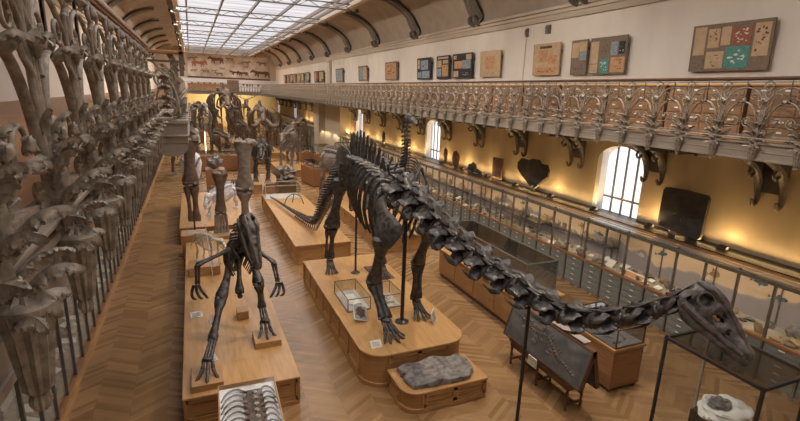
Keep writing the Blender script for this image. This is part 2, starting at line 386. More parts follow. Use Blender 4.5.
# spot lamps on the roof edge
g='small spot lamps along the glass roof edge'
for i,y in enumerate(RIBY):
    for s_ in (1,-1):
        x=CXH+s_*4.2; e=empty('spot_lamp','small black spot lamp on a curled arm at the %s edge of the glass roof'%('right' if s_>0 else 'left'),'lamp',(x,y+.3,10.38),0,g)
        m1=MB().tube([(0,0,.05),(s_*.25,0,-.15),(s_*.5,0,-.2),(s_*.62,0,-.02)],.02,6,sub=3); m1.build('arm','black',e)
        m2=MB().lathe([(.03,0),(.08,-.03),(.10,-.2),(.085,-.2)],12,(s_*.62,0,0)); m2.build('lamp_head','black',e)
        MB().lathe([(.001,-.185),(.082,-.185),(.082,-.19),(.001,-.19)],12,(s_*.62,0,0)).build('bulb','lit',e)
# ---------------- galleries
ZF=5.32   # gallery floor
def gallery(sgn):
    X=lambda x:CXH+sgn*(x+(.085 if x<4.6 else 0))
    def bx(mb,a,b,y0,y1,z0,z1): return mb.box(min(X(a),X(b)),max(X(a),X(b)),y0,y1,z0,z1)
    y1=64.0
    ts('floor',bx(MB(),4.53,8.55,-3,79,5.12,ZF),'oakdark',smooth_=False)
    f=MB(); bx(f,4.47,4.53,-3,y1,5.03,5.30); bx(f,4.43,4.53,-3,y1,5.28,5.32); bx(f,4.41,4.53,-3,y1,5.36,5.385); bx(f,4.455,4.56,-3,y1,5.01,5.05); bx(f,4.46,4.53,-3,y1,5.15,5.17)
    ts('trim_4',f,'ironsmooth',smooth_=False,bevel=.008)
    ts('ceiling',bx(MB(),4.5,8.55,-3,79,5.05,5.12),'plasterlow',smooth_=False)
    # scroll brackets under the gallery
    k=-2
    while True:
        yc=6.6+3.15*k; k+=1
        if yc>76: break
        if sgn<0 and yc<-1: continue
        mb=MB()
        for dy in (-.27,.27):
            y=yc+dy
            pts=[(X(8.28),y,3.72),(X(8.36),y,3.58),(X(8.48),y,3.66),(X(8.47),y,3.88),(X(8.40),y,4.15),(X(8.18),y,4.45),(X(7.8),y,4.68),(X(7.3),y,4.82),(X(6.4),y,4.90),(X(5.2),y,4.93)]
            mb.tube(pts,[.035,.05,.06,(.075,.08),(.085,.10),(.085,.11),(.085,.11),(.08,.10),(.07,.08),(.05,.06)],8,up=(0,1,0),sub=3)
            mb.tube([(X(8.25),y,4.40),(X(8.05),y,4.28),(X(7.95),y,4.40),(X(8.05),y,4.50)],[.03,.035,.035,.02],6,up=(0,1,0),sub=3)
            mb.prism([(X(8.5),3.9),(X(8.42),4.2),(X(8.2),4.5),(X(7.8),4.72),(X(7.3),4.86),(X(6.4),4.95),(X(6.4),5.05),(X(8.5),5.05)][::1 if sgn>0 else -1],y-.03,y+.03,'y')
            bx(mb,4.6,8.5,y-.05,y+.05,4.93,5.05)
        bx(mb,8.42,8.55,yc-.32,yc+.32,3.9,5.05)
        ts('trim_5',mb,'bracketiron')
gallery(1); gallery(-1)
# cross gallery at the far end
ts('floor',B(-.6,8.6,66,79,5.12,ZF),'oaktop',smooth_=False)
ts('trim_6',B(-.5,8.5,65.9,66,4.95,5.4).box(-.5,8.5,65.84,66.0,5.3,5.38),'iron',smooth_=False)
ts('ceiling',B(-.6,8.6,66,79,5.02,5.12),'plasterlow',smooth_=False)

# ---------------- ornament of one railing bay, local frame: +x towards the hall, y along, z=0 at corbel tip
def spiral(c,r0,turns,dirn,start,rad,plane_x=0,n=22):
    pts=[];rr=[]
    for i in range(n+1):
        t=i/n; a=start+dirn*turns*2*PI*t; r=r0*(1-t)**.8+.012
        pts.append((plane_x+.02*t,c[0]+r*math.cos(a),c[1]+r*math.sin(a))); rr.append(rad*(1-.4*t))
    return pts,rr
def corbel_mb():
    mb=MB()
    mb.lathe([(.001,0),(.018,.004),(.028,.03),(.021,.055),(.037,.075),(.045,.15),(.056,.25),(.068,.31),(.056,.33),(.03,.36)],40,(.085,0,0),10,.13)
    mb.lathe([(.05,.29),(.074,.305),(.074,.325),(.05,.34)],20,(.085,0,0))
    return mb
def leaves_mb():
    mb=MB(); rnd=random.Random(11); j=lambda v,a=.12:tuple(q+rnd.uniform(-a,a) for q in v)
    mb.leaf((.10,0,.36),(.5,0,-.3),(0,0,-1),.11,.09,1.2,7,.4)
    for s in (-1,1):
        mb.leaf((.07,s*.04,.28),(.5,s*.5,.5),(.6,s*.5,-.8),.14,.085,1.5,9,.42)
        mb.leaf((.06,s*.05,.38),j((.25,s*.9,.45)),(.8,s*.3,-.3),.20,.09,1.1,9,.45)
        mb.leaf((.06,s*.04,.46),j((.4,s*.5,.75)),(.9,s*.4,-.2),.20,.09,1.4,9,.45)
        mb.leaf((.02,s*.05,.42),j((-.05,s*.75,.65)),(1,s*.2,.1),.24,.09,.6,10,.45)
        mb.leaf((.04,s*.04,.52),j((.15,s*.45,.95)),(1,s*.4,.0),.24,.08,1.0,9,.42)
        mb.leaf((.05,s*.02,.58),j((.3,s*.2,.9)),(1,s*.5,-.1),.19,.075,1.5,9,.42)
        mb.leaf((.03,s*.03,.62),j((.0,s*.25,1)),(1,s*.3,0),.20,.07,.9,9,.42)
    mb.leaf((.09,0,.34),(.5,0,.8),(1,0,-.5),.18,.10,1.7,9,.42)
    mb.leaf((.08,0,.46),(.4,0,.95),(1,0,-.3),.21,.10,1.5,10,.45)
    mb.leaf((.06,0,.58),(.25,0,1),(1,0,0),.18,.085,1.5,9,.42)
    mb.blob((.04,0,.46),(.05,.05,.16),.3,8)
    return mb
def scroll_mb():
    mb=MB()
    T=lambda p,r,**k: mb.tube(p,r,7,up=(1,0,0),**k)
    for s,q in ((0,0),(-1,.027),(1,.027)):
        T([(.03,s*q,.6),(.02,s*(q+.006),.85),(.015,s*(q+.010),1.05),(.02,s*(q+.03),1.2)],[.014,.013,.012,.010],sub=4)
    p,r=spiral((.0,1.285),.085,1.35,1,-PI/2-.3,.018); T([(.02,0,1.1)]+p,[.015]+r)
    mb.blob((.03,0,1.285),(.03,.03,.03),.1,3,8,6)
    for s in (-1,1):
        # round-headed arches that meet half-way to the next bay
        T([(.02,s*.055,.62),(.015,s*.10,.80),(.01,s*.17,.93),(.005,s*.25,1.0),(0,s*.334,1.02)],[(.014,.020),(.013,.020),(.013,.020),(.012,.019),(.012,.018)],sub=5)
        T([(.02,s*.04,1.04),(.01,s*.10,1.14),(.005,s*.20,1.22),(0,s*.30,1.25),(0,s*.334,1.24)],[.013]*5,sub=4)
        p,r=spiral((s*.225,.70),.075,1.2,s,-PI/2,.012)
        T([(.04,s*.04,.56),(.03,s*.13,.60)]+p,[.014,.013]+r)
        mb.blob((.035,s*.225,.70),(.02,.030,.030),.4,5,10,6,seed=s)
        p,r=spiral((s*.185,1.10),.055,1.15,-s,(PI if s>0 else 0),.011)
        T([(.03,s*.05,.92),(.02,s*.10,.98)]+p,[.012,.012]+r)
        mb.leaf((.03,s*.28,.98),(.3,s*.1,.9),(.9,0,-.3),.10,.06,1.8,5,.4,nu=14,nv=4)
    mb.blob((.03,0,1.04),(.035,.05,.05),.45,5,12,8)
    mb.leaf((.04,0,1.03),(.5,0,.8),(1,0,-.6),.07,.065,1.6,5,.4,nu=14,nv=4)
    for s in(-1,1):
        mb.leaf((.03,s*.02,1.02),(.3,s*.7,.6),(.9,s*.2,-.6),.075,.06,1.6,5,.4,nu=14,nv=4)
    for s in (-.5,.5): T([(0,s*.667,1.02),(0,s*.667,1.36)],.010)
    for s in (-.5,.5): mb.blob((0,s*.667,1.04),(.03,.035,.045),.3,4,8,6)
    return mb
CM=corbel_mb().build('corbel','iron'); LM=leaves_mb().build('acanthus_leaves','iron',ang=60); SM=scroll_mb().build('scrollwork','iron',ang=60)
def railing(label,x,y0,n,sp,rz,zt=6.34,ytop=None,cutx=None):
    e=empty('balcony_railing',label,'railing',(x,y0,4.94),0)
    for src in (CM,LM,SM):
        for k in range(n):
            d=src.copy(); col.objects.link(d); d.parent=e; d.location=(0,k*sp,0); d.rotation_euler=(0,0,rz)
            d.scale=(1,sp/.667,1)
    s=1 if rz==0 else -1
    a,b=-.4,(n-1)*sp+.35
    MB().box(-.045,.045,a,b,1.385,1.425).box(-.03,.03,a,b,1.365,1.385).build('handrail','walnut' if s<0 else 'oakdark',e,smooth_=False,bevel=.01)
    MB().box(-.02,.02,a,b,1.33,1.35).box(-.02,.02,a,b,.46,.49).build('rail_bars','iron',e,smooth_=False)
    return e
rr=railing('long ornate grey iron railing of the right gallery, with acanthus scrolls under a dark handrail',8.585,3.573,94,.667,PI)
rl=railing('close-up grey iron railing at the left edge, with large acanthus leaves and pointed arches',-.555,.17,12,.69,0)
rl.scale=(1,1,1.06)
railing('grey iron railing along the jutting bay of the left gallery, behind its curved front bracket',-.25,8.6,6,.667,0)
railing('grey iron railing of the left gallery continuing beyond the jutting bay',-.555,12.7,77,.667,0)
for o in (CM,LM,SM): bpy.data.objects.remove(o)
# projecting bay of the left gallery
e=empty('balcony_railing','iron railing of the jutting left balcony bay, facing the camera above a curved grey bracket','railing',(-.56,8.2,4.94))
mb=MB()
for k in range(2):
    for s in (-1,1):
        p,r=spiral((.2,.62+.42*k),.16,1.4,s,PI/2,.016); mb.tube([(q[1]+.02,q[0],q[2]) for q in p],r,6,up=(0,1,0))
mb.tube([(.05,0,.5),(.12,0,.9),(.3,0,1.2),(.42,0,1.32)],.018,6,sub=4); mb.tube([(.4,0,.5),(.34,0,.9),(.15,0,1.2),(.05,0,1.3)],.018,6,sub=4)
mb.build('scrollwork','iron',e)
l=MB()
for z in (.5,.62,.75,.9,1.05):
    l.leaf((.2,-.02,z),(.5,-.5,.5),(0,-1,-.4),.2,.13,1.7,7,.4); l.leaf((.2,-.02,z),(-.5,-.5,.5),(0,-1,-.4),.2,.13,1.7,7,.4)
l.build('acanthus_leaves','iron',e)
MB().box(-.04,.50,-.05,.05,1.41,1.46).box(.42,.50,-.05,4,1.41,1.46).build('handrail','oakdark',e,smooth_=False,bevel=.01)
MB().box(0,.46,-.02,.02,1.29,1.32).box(.44,.48,0,4,1.29,1.32).box(.43,.49,-.03,.03,1.1,1.42).build('rail_bars','irondark',e,smooth_=False)
f=B(-.55,-.08,8.2,12.2,5.02,5.32).box(-.55,-.06,8.16,12.2,5.32,5.38).box(-.55,-.06,8.16,12.2,5.12,5.15)
ts('trim_7',f,'ironsmooth',smooth_=False,bevel=.008)
pf=[(-.47,5.02),(0,5.02)]+[(-.235+.235*math.cos(a),5.0-.22*math.sin(a)**.8) for a in [PI*i/12 for i in range(1,12)]]
ts('trim_8',MB().prism([(a-.08,b) for a,b in [(-.47,5.02),(0,5.02),(-.01,4.93),(-.06,4.86),(-.14,4.82),(-.33,4.82),(-.41,4.86),(-.46,4.93)]],8.22,12.1,'y'),'ironsmooth',smooth_=False)
e=empty('balcony_railing','distant grey iron railing crossing the far end of the hall','railing',(-.45,65.9,4.94))
mb=MB()
for k in range(27):
    x=.17+k*.334
    p,r=spiral((0,.95),.13,1.2,1 if k%2 else -1,0,.022,n=12); mb.tube([(x+q[1],0,q[2]) for q in p],r,5,up=(0,1,0))
    mb.tube([(x,0,.45),(x+.05,0,1.0),(x-.03,0,1.35)],.022,5)
    mb.blob((x,-.05,.5),(.07,.06,.2),.4,5,8,6,seed=k)
mb.build('scrollwork','iron',e)
MB().box(0,9,-.05,.05,1.385,1.43).build('handrail','walnut',e,smooth_=False)
# ================= wall cases and drawers along the right wall
XC=11.15
g='grey-green drawer cabinets in a row under the long glass case'
u=empty('drawer_cabinet','grey-green drawer cabinet with small white cards, one of the row under the right glass case','cabinet',(XC,2.73,0),0,g)
B(.02,.85,-.365,.365,.0,.95).build('body','drawer',u,smooth_=False)
B(-.035,.03,-.395,-.355,.0,.97).build('divider','irondark',u,smooth_=False)
dr=B(-.012,.02,-.34,.34,0,.165).build('drawer','drawer',u,smooth_=False,bevel=.006)
lc=MB().box(-.018,-.012,-.06,.06,.075,.105).build('label_card','label',dr,smooth_=False)
hd=MB().box(-.03,-.012,-.065,.065,.055,.068).build('handle','steel',dr,smooth_=False)
dr.location=(0,0,.07)
for k in range(1,5):
    d=dr.copy(); col.objects.link(d); d.location=(0,0,.07+.178*k)
    for c in (lc,hd):
        q=c.copy(); col.objects.link(q); q.parent=d
base=[c for c in kids(u)]; sub={c:kids(c) for c in base}
for k in range(1,48):
    r=u.copy(); col.objects.link(r); r.location=(XC,2.73+.76*k,0)
    for c in base:
        if k>30 and c.name.startswith('divider') : continue
        d=c.copy(); col.objects.link(d); d.parent=r
        if k<40:
            for q in sub[c]:
                z=q.copy(); col.objects.link(z); z.parent=d
def longcase(label,xf,sgn,y0,n,zb,back,sp=.76):
    e=empty('long_display_case',label,'display case',(xf,y0,0))
    L=n*sp
    def bx(a,b,ya,yb,z0,z1,m=None):
        m=m or MB(); return m.box(min(sgn*a,sgn*b),max(sgn*a,sgn*b),ya,yb,z0,z1)
    bx(-.05,.06,0,L,zb-.04,zb+.03).build('ledge','oakdark',e,smooth_=False,bevel=.008)
    bx(0,.95,0,L,zb-.04,zb).build('deck','deck',e,smooth_=False)
    m=bx(-.05,.05,0,L,2.20,2.30); m.build('top_rail','steel',e,smooth_=False,bevel=.01)
    m=bx(.06,.22,0,L,2.27,2.31); bx(.26,.34,0,L,2.28,2.32,m); m.build('bright_strip','rail',e,smooth_=False)
    m=bx(.34,.60,0,L,2.28,2.31); m.build('roof_board','oakdark',e,smooth_=False)
    m=bx(.60,1.33,0,L,2.27,2.33); m.build('dark_cornice','black',e,smooth_=False)
    m0=bx(-.03,.02,-.026,.026,zb,2.22); mu=m0.build('mullion','irondark',e,smooth_=False)
    kn=MB().lathe([(.02,2.2),(.05,2.24),(.045,2.31),(.02,2.34)],10,(-.0,0,0)).build('rail_knob','irondark',e)
    for k in range(1,n):
        c=mu.copy(); col.objects.link(c); c.parent=e; c.location=(0,k*sp,0)
        if k%2 and k<60: c=kn.copy(); col.objects.link(c); c.parent=e; c.location=(0,k*sp,0)
    b0=bx(.90,.925,-.012,.012,zb,2.25).build('rear_mullion','steel',e,smooth_=False)
    for k in range(1,n//2): c=b0.copy(); col.objects.link(c); c.parent=e; c.location=(0,k*sp*2+.3,0)
    bx(.005,.012,0,L,zb,2.2).build('glass_pane','glass',e,smooth_=False)
    if back: bx(.93,.95,0,L,zb,2.25).build('back_panel',back,e,smooth_=False)
    return e
def backmat():
    m,nt,b=nm('printed_back_panel'); N=nt.nodes.new; L=nt.links.new
    t=N('ShaderNodeTexCoord'); s=N('ShaderNodeSeparateXYZ'); L(t.outputs['Object'],s.inputs[0])
    n=N('ShaderNodeTexNoise'); n.inputs['Scale'].default_value=.55; n.noise_dimensions='1D'; L(s.outputs[1],n.inputs['W'])
    a=N('ShaderNodeMath'); a.operation='MULTIPLY_ADD'; a.inputs[1].default_value=-1.5; L(n.outputs[0],a.inputs[0]); L(s.outputs[2],a.inputs[2])
    r=ramp(nt,a.outputs[0],[(.70,(.30,.27,.29)),(.76,(.36,.33,.34)),(.79,(.66,.50,.36)),(1,(.72,.56,.40))]); L(r.outputs[0],b.inputs['Base Color']); b.inputs['Roughness'].default_value=.7
    return m
MT['back']=backmat()
rc=longcase('long glass case with steel mullions and lit printed back panel, above the grey-green drawers',XC,1,2.35,48,.97,'back')
longcase('far continuation of the right glass case, beyond the stone pier',XC,1,47.2,38,.97,'back')
thing0=B(XC,XC+.9,47.2,76,0,.93).build('counter_cabinet','drawer',smooth_=False); tag(thing0,'long grey-green counter under the far glass case beyond the stone pier','cabinet')
# printed fish on the back panel
def fishmb(L,H,seed=0):
    mb=MB(); n=12; top=[];bo=[]
    pts=[]
    for i in range(n+1):
        t=i/n; h=H*.5*math.sin(PI*min(1,t*.96+.04))**.7*(1-.45*t)
        pts.append((t*L*.8,h*(1+.15*math.sin(9*t))))
    poly=[(a,b) for a,b in pts]+[(L,H*.4),(L*.93,0),(L,-H*.4)]+[(a,-b) for a,b in reversed(pts)]
    mb.prism(poly,0,.008,'x')
    mb.prism([(L*.3,H*.4),(L*.45,H*.85),(L*.55,H*.3)],0,.008,'x'); mb.prism([(L*.3,-H*.35),(L*.42,-H*.8),(L*.5,-H*.3)],0,.008,'x')
    return mb
for (y,z,L_,H_,mt) in [(11.9,1.98,.32,.14,'ochre'),(11.75,1.72,.30,.15,'ochre'),(10.9,1.62,.4,.10,'blue'),(7.1,1.7,.36,.2,'ochre'),(6.0,1.85,.42,.12,'blue'),(5.55,1.65,.42,.12,'blue'),(5.35,2.0,.26,.10,'blue'),(4.75,1.75,.34,.10,'ochre'),(8.6,1.75,.4,.12,'blue'),(9.3,1.45,.3,.1,'bonepale'),(13.2,1.6,.35,.12,'ochre'),(15,1.8,.3,.12,'blue')]:
    wp(fishmb(L_,H_).xf(Matrix.Translation((XC+.918,y,z))@Matrix.Rotation(R.uniform(-.3,.3),4,'X')),'printed_fish',mt,rc,smooth_=False)
# specimens
g='small fossil specimens on the deck of the right glass case'
ns=0
for k in range(78):
    y=2.9+k*.40
    if k>60: y=27+(k-60)*.64
    for q in range(3):
        x=XC+.14+.27*q+R.uniform(-.05,.05); yy=y+R.uniform(-.1,.1); kind=R.random(); sz=R.uniform(.06,.14)
        mb=MB()
        if kind<.35:
            mb.blob((0,0,sz*.45),(sz*.8,sz*1.2,sz*.5),.35,2.2,10,7,seed=ns); nme,mt,lab='fossil_block',R.choice(['stone','ochre','bonegrey','bonebrown']),('small rounded fossil block lying in the long right wall case')
        elif kind<.6:
            mb.tube([(0,-sz,.03),(0.01,-sz*.3,.035),(0,sz*.4,.04),(0,sz,.03)],[sz*.28,sz*.15,sz*.16,sz*.3],8,sub=2); nme,mt,lab='limb_bone',R.choice(['bonepale','bonebrown','ochre']),('small loose limb bone lying in the long right wall case')
        elif kind<.8:
            mb.box(-sz*.8,sz*.8,-sz,sz,0,.012).xf(Matrix.Rotation(-.35,4,'Y')@Matrix.Rotation(R.uniform(-.4,.4),4,'Z')).xf(Matrix.Translation((0,0,.04))); nme,mt,lab='text_card','label','small white text card propped in the long right wall case'
        else:
            mb.blob((0,0,sz*.9),(sz*.25,sz*.9,sz*.9),.25,2,12,8,seed=ns); nme,mt,lab='fossil_plate',R.choice(['stone','bonegrey','ochre']),('upright rounded fossil plate in the long right wall case')
        o=mb.build(nme,mt,loc=(x,yy,.972)); tag(o,lab,'fossil' if nme!='text_card' else 'card',{'fossil_block':'small fossil blocks in the right glass case','limb_bone':'loose limb bones in the right glass case','text_card':'white cards in the right glass case','fossil_plate':'fossil plates in the right glass case'}[nme]); ns+=1
def thing(mb,name,mat,label,cat,group=None,**k): return tag(mb.build(name,mat,**k),label,cat,group)
e=empty('orange_notice','long orange-brown notice board with a pale border lying in the right wall case','sign',(11.42,9.05,.99))
MB().box(-.13,.13,-.4,.4,0,.03).xf(Matrix.Rotation(-.5,4,'Y')).build('board','label',e,smooth_=False)
MB().box(-.09,.09,-.34,.34,.03,.034).xf(Matrix.Rotation(-.5,4,'Y')).build('print','orange',e,smooth_=False)
thing(MB().box(-.13,.13,-.13,.13,0,.02).xf(Matrix.Rotation(-.8,4,'Y')),'white_placard','label','white square placard left of the orange-brown notice board in the right wall case','card',loc=(11.5,9.95,1.06),smooth_=False)
thing(MB().blob((0,0,.16),(.05,.24,.17),.2,2.5,18,12),'round_fossil_slab','stone','largest dark oval fossil slab standing in the near end of the right wall case','fossil',loc=(11.75,5.05,.98))
thing(MB().blob((0,0,.08),(.12,.16,.09),.25,2.5,16,10,seed=4),'nodule','ochre','brown rounded nodule in front of the dark oval fossil slab','fossil',loc=(11.4,4.95,.975))
thing(MB().box(-.35,.3,-1.4,1.4,0,.03).box(-.3,-.27,-1.35,-1.3,-.4,0).box(-.3,-.27,1.3,1.35,-.4,0),'tilted_shelf','glassgrey','grey glass inner shelf holding leaf fossils in the right wall case','shelf',loc=(11.6,14.5,1.45),smooth_=False)
g='green-tinted fossil fronds spread in the right glass case'
for k in range(16):
    mb=MB()
    for j in range(7):
        a=R.uniform(0,6.28); mb.leaf((0,0,0),(math.cos(a)*.7,math.sin(a)*.7,R.uniform(.3,1)),(0,0,1),R.uniform(.15,.3),.06,-1.2,7,.4,nu=8,nv=3,th=.003)
    thing(mb,'fossil_frond','bonegrey' if k%2 else 'ochre','spiky leafy fossil frond in the long right wall case behind the dinosaur neck','fossil',g,loc=(11.6+R.uniform(-.15,.2),15.5+k*.75,1.02))
g='fossils on the raised inner shelf of the right glass case'
sh=B(11.72,12.02,10.2,30,1.40,1.42).box(11.75,11.8,10.2,10.25,.97,1.4).box(11.75,11.8,20,20.05,.97,1.4).box(11.75,11.8,29.9,29.95,.97,1.4).build('inner_shelf','glassgrey',smooth_=False); tag(sh,'long narrow glass shelf along the back of the right wall case','shelf')
for k in range(56):
    y=10.4+k*.345; mb=MB(); sz=R.uniform(.09,.17)
    if k%3==0: mb.blob((0,0,sz),(sz*.3,sz,sz),.3,2.5,14,9,seed=k+9)
    elif k%3==1:
        for j in range(6):
            a=R.uniform(0,6.28); mb.leaf((0,0,0),(math.cos(a)*.5,math.sin(a)*.8,R.uniform(.5,1)),(1,0,.2),R.uniform(.16,.28),.07,-.8,7,.4,nu=8,nv=3,th=.003)
    else: mb.tube([(0,-.12,.04),(0,0,.1),(0,.12,.04)],[.04,.025,.045],8,sub=2)
    thing(mb,['fossil_plate','fossil_frond','curved_bone'][k%3],['bonegrey','ochre','bonepale'][(k//2)%3],['rounded fossil plate on the raised shelf of the right wall case','leafy fossil frond on the raised shelf of the right wall case','short curved bone on the raised shelf of the right wall case'][k%3],['fossil','fossil','bone'][k%3],g,loc=(11.87,y,1.425))
# things standing on or above the case, against the yellow-lit wall
e=empty('rock_slab','large square black rock slab on two prongs against the yellow-lit wall','fossil slab',(12.28,8.5,2.33))
m=MB().prism([(-.62,.18),(-.66,1.16),(-.60,1.24),(.02,1.27),(.62,1.25),(.68,1.15),(.70,.30),(.66,.10),(.1,.05),(-.3,.02),(-.50,.0),(-.60,.06)],-.05,.05,'x'); m.jitter(.012,4); m.build('slab','stonedark',e,smooth_=False,bevel=.012)
MB().blob((-.04,0,.65),(.02,.35,.32),.5,4,16,12).build('fossil_relief','stonedark',e)
for s in (-.3,.33): MB().tube([(0,s,-.0),(0,s,.1),(-.05,s,.12)],.018,6).build('prong','black',e)
thing(B(-.01,.01,-.1,.1,0,.09),'small_tag','card','small tan tag under the square black rock slab','label',loc=(12.12,8.6,2.33),smooth_=False)
e=empty('lobed_fossil','large black two-lobed fossil plate mounted on a rod before the yellow-lit wall','fossil',(12.25,14.9,2.33))
m=MB(); pl=[(0,.0),(.10,.02),(.42,.20),(.66,.34),(.95,.62),(1.0,.85),(.75,1.08),(.4,1.02),(.1,1.13),(-.25,1.1),(-.42,1.0),(-.72,1.0),(-.95,.80),(-.90,.55),(-.62,.35),(-.40,.14),(-.22,-.02),(-.08,.10)]
m.prism([(a,b+.12) for a,b in pl],-.05,.05,'x').jitter(.05,3); m.build('plate','stonedark',e,smooth_=False,bevel=.03)
MB().tube([(0,-.1,0),(0,-.1,.3)],.02,6).build('rod','black',e)
thing(B(-.03,.03,-.36,.36,0,.95),'narrow_stele','ink','narrow upright brown stone panel against the wall between bracket and lobed fossil','stone panel',loc=(12.3,17.4,2.32),smooth_=False,bevel=.01)
e=empty('small_skull','small dark skull with pale jaw mounted above the case rail','skull',(12.2,19.3,2.33))
MB().blob((0,0,.25),(.16,.3,.2),.3,2,16,12).tube([(0,.1,.2),(0,-.5,.12),(0,-.9,.05)],[.12,.1,.05],8,sub=2).build('cranium','stonedark',e)
MB().tube([(0,.3,.05),(0,-.5,0)],[.05,.03],8).build('jaw','bonepale',e)
for nm_,y,h,w_,mt,lb in [('oval_plate',22.0,.85,.2,'ink','tall narrow brown oval plate right of the second window'),('round_plate',20.9,.8,.36,'ink','round-backed brown plate beside the tall narrow oval one'),('spiral_plate',26.9,.95,.3,'linen','pale ridged plate standing left of the second window'),('pointed_stone',31.0,.95,.28,'stonedark','dark pointed stone standing between two windows by the upright skeleton')]:
    thing(MB().blob((0,0,h*.5),(.05,w_,h*.5),.15,2,16,12,seed=int(y)),nm_,mt,lb,'fossil',loc=(12.2,y,2.33))
g='small black wall washer lamps behind the case'
for k,y in enumerate(WASH):
    e=empty('wall_washer_lamp','small black wedge lamp on the wall case cornice, throwing yellow light up the wall','lamp',(12.1,y,2.33),0,g)
    MB().prism([(-.09,0),(.09,0),(.09,.10),(.06,.12)],-.1,.1,'y').build('housing','black',e,smooth_=False)
# left wall case seen below the railing
lcse=longcase('glass case with wooden kerb under the left gallery, standing on the parquet',-2.5,-1,2.4,76,.12,None,.72)
wp(B(-2.56,-2.38,2.4,57,0,.12),'kerb','oak',lcse,smooth_=False,bevel=.01)
wp(B(-3.45,-3.4,2.4,57,.12,2.2),'back_board','linen',lcse,smooth_=False)
g='pale slabs and bones on the floor of the left glass case'
for k in range(44):
    y=6.0+.42*k; x=-2.85-R.uniform(0,.3)
    mb=MB(); 
    if k%3: mb.box(-.16,.16,-.13,.13,0,.04).xf(Matrix.Rotation(R.uniform(-.5,.5),4,'Z')@Matrix.Rotation(.2,4,'Y'))
    else: mb.blob((0,0,.1),(.14,.17,.12),.4,2,12,8,seed=k)
    thing(mb,'pale_slab' if k%3 else 'pale_bone','label' if k%3 else 'bonepale','pale flat card lying in the glass case under the left gallery' if k%3 else 'pale lump of bone in the glass case under the left gallery','card' if k%3 else 'bone','pale cards in the left case' if k%3 else 'pale bones in the left case',loc=(x,y,.13 if k%3 else .125),smooth_=bool(k%3==0))
# ================= gallery cabinets
g='low red-brown label cabinets along the right gallery'
e=empty('gallery_cabinet','red-brown wooden cabinet with rows of tiny white labels, behind the right gallery railing','cabinet',(9.35,3.2,5.32),0,g)
B(0,.7,-.78,.78,0,.93).build('body','redcab',e,smooth_=False)
B(-.04,.75,-.8,.8,.93,.97).build('top','oaktop',e,smooth_=False,bevel=.008)
m=MB(); lb=MB()
for i in range(4):
    for j in range(5):
        m.box(-.015,0,-.75+.38*i,-.41+.38*i,.05+.178*j,.21+.178*j); 
        if (i*3+j*5)%4: lb.box(-.02,-.015,-.62+.38*i,-.54+.38*i,.12+.178*j,.15+.178*j)
m.build('drawer_fronts','redcab',e,smooth_=False,bevel=.006); lb.build('label_cards','label',e,smooth_=False)
kk=kids(e)
for k in range(1,37):
    r=e.copy(); col.objects.link(r); r.location=(9.35,3.2+1.64*k,5.32)
    for c in kk:
        d=c.copy(); col.objects.link(d); d.parent=r
g='tall drawer cabinets on the left gallery'
e=empty('tall_drawer_cabinet','tall brown cabinet of small drawers with brass knobs, seen through the left railing','cabinet',(-4.1,3.0,5.32),0,g)
B(-.4,0,-.8,.8,0,2.1).build('body','oakdark',e,smooth_=False)
m=MB(); lb=MB()
for i in range(6):
    for j in range(12):
        m.box(0,.015,-.77+.26*i,-.54+.26*i,.06+.168*j,.20+.168*j); lb.blob((.03,-.655+.26*i,.13+.168*j),(.015,.022,.022),0,1,6,4)
m.build('drawer_fronts','oakdark',e,smooth_=False,bevel=.005); lb.build('knobs','rail',e)
kk=kids(e)
for y in (4.75,6.5,8.25,10,11.75):
    r=e.copy(); col.objects.link(r); r.location=(-4.1,y,5.32)
    for c in kk:
        d=c.copy(); col.objects.link(d); d.parent=r
# ================= boards on the upper right wall: (y_low, y_high, frame, label, sheets)
def board(y0,y1,z0,z1,mat,label,sheets,tilt=.05):
    y0*=.987;y1*=.987;W=y1-y0;H=z1-z0
    e=empty('display_board',label,'display board',(XW-.12,y0,z0))
    rot=Matrix.Rotation(-tilt,4,'Y')
    MB().box(-.02,.02,0,W,0,H).xf(rot).build('panel',mat,e,smooth_=False)
    f=MB().box(-.03,-.018,0,W,H-.03,H).box(-.03,-.018,0,W,0,.03).box(-.03,-.018,0,.03,0,H).box(-.03,-.018,W-.03,W,0,H).xf(rot); f.build('frame',mat,e,smooth_=False)
    MB().box(.02,.12,.1,.16,H*.7,H*.8).box(.02,.12,W-.16,W-.1,H*.7,H*.8).box(-.01,.12,W*.4,W*.6,.0,.04).build('hanger','steel',e,smooth_=False)
    for a,b,c,d,mt,ink in sheets:   # fractions, a/b from the left edge as seen (far end)
        ya,yb=W*(1-b),W*(1-a)
        MB().box(-.032,-.02,ya,yb,H*c,H*d).xf(rot).build('sheet',mt,e,smooth_=False)
        if ink:
            m=MB(); rnd=random.Random(int((a+b*7+c*3)*1000)); w2,h2=yb-ya,H*(d-c)
            for q in range(ink):
                u_,v_=rnd.uniform(.1,.78),rnd.uniform(.1,.85); m.box(-.036,-.032,ya+w2*u_,ya+w2*(u_+rnd.uniform(.06,.14)),H*c+h2*v_,H*c+h2*(v_+rnd.uniform(.02,.09)))
            m.xf(rot).build('print','label' if mt in('red','teal','cardblack') else 'ink',e,smooth_=False)
    return e
board(7.3,9.3,6.73,7.88,'card','largest brown display board, with teal and red-brown sheets, nearest on the upper right wall',
 [(.03,.19,.36,.96,'paper',0),(.03,.19,.03,.30,'card',6),(.22,.37,.50,.90,'paper',10),(.39,.51,.54,.92,'paper',0),(.52,.76,.54,.88,'red',16),(.22,.45,.06,.42,'paper',8),(.47,.76,.05,.50,'teal',14),(.79,.97,.28,.93,'paper',16)])
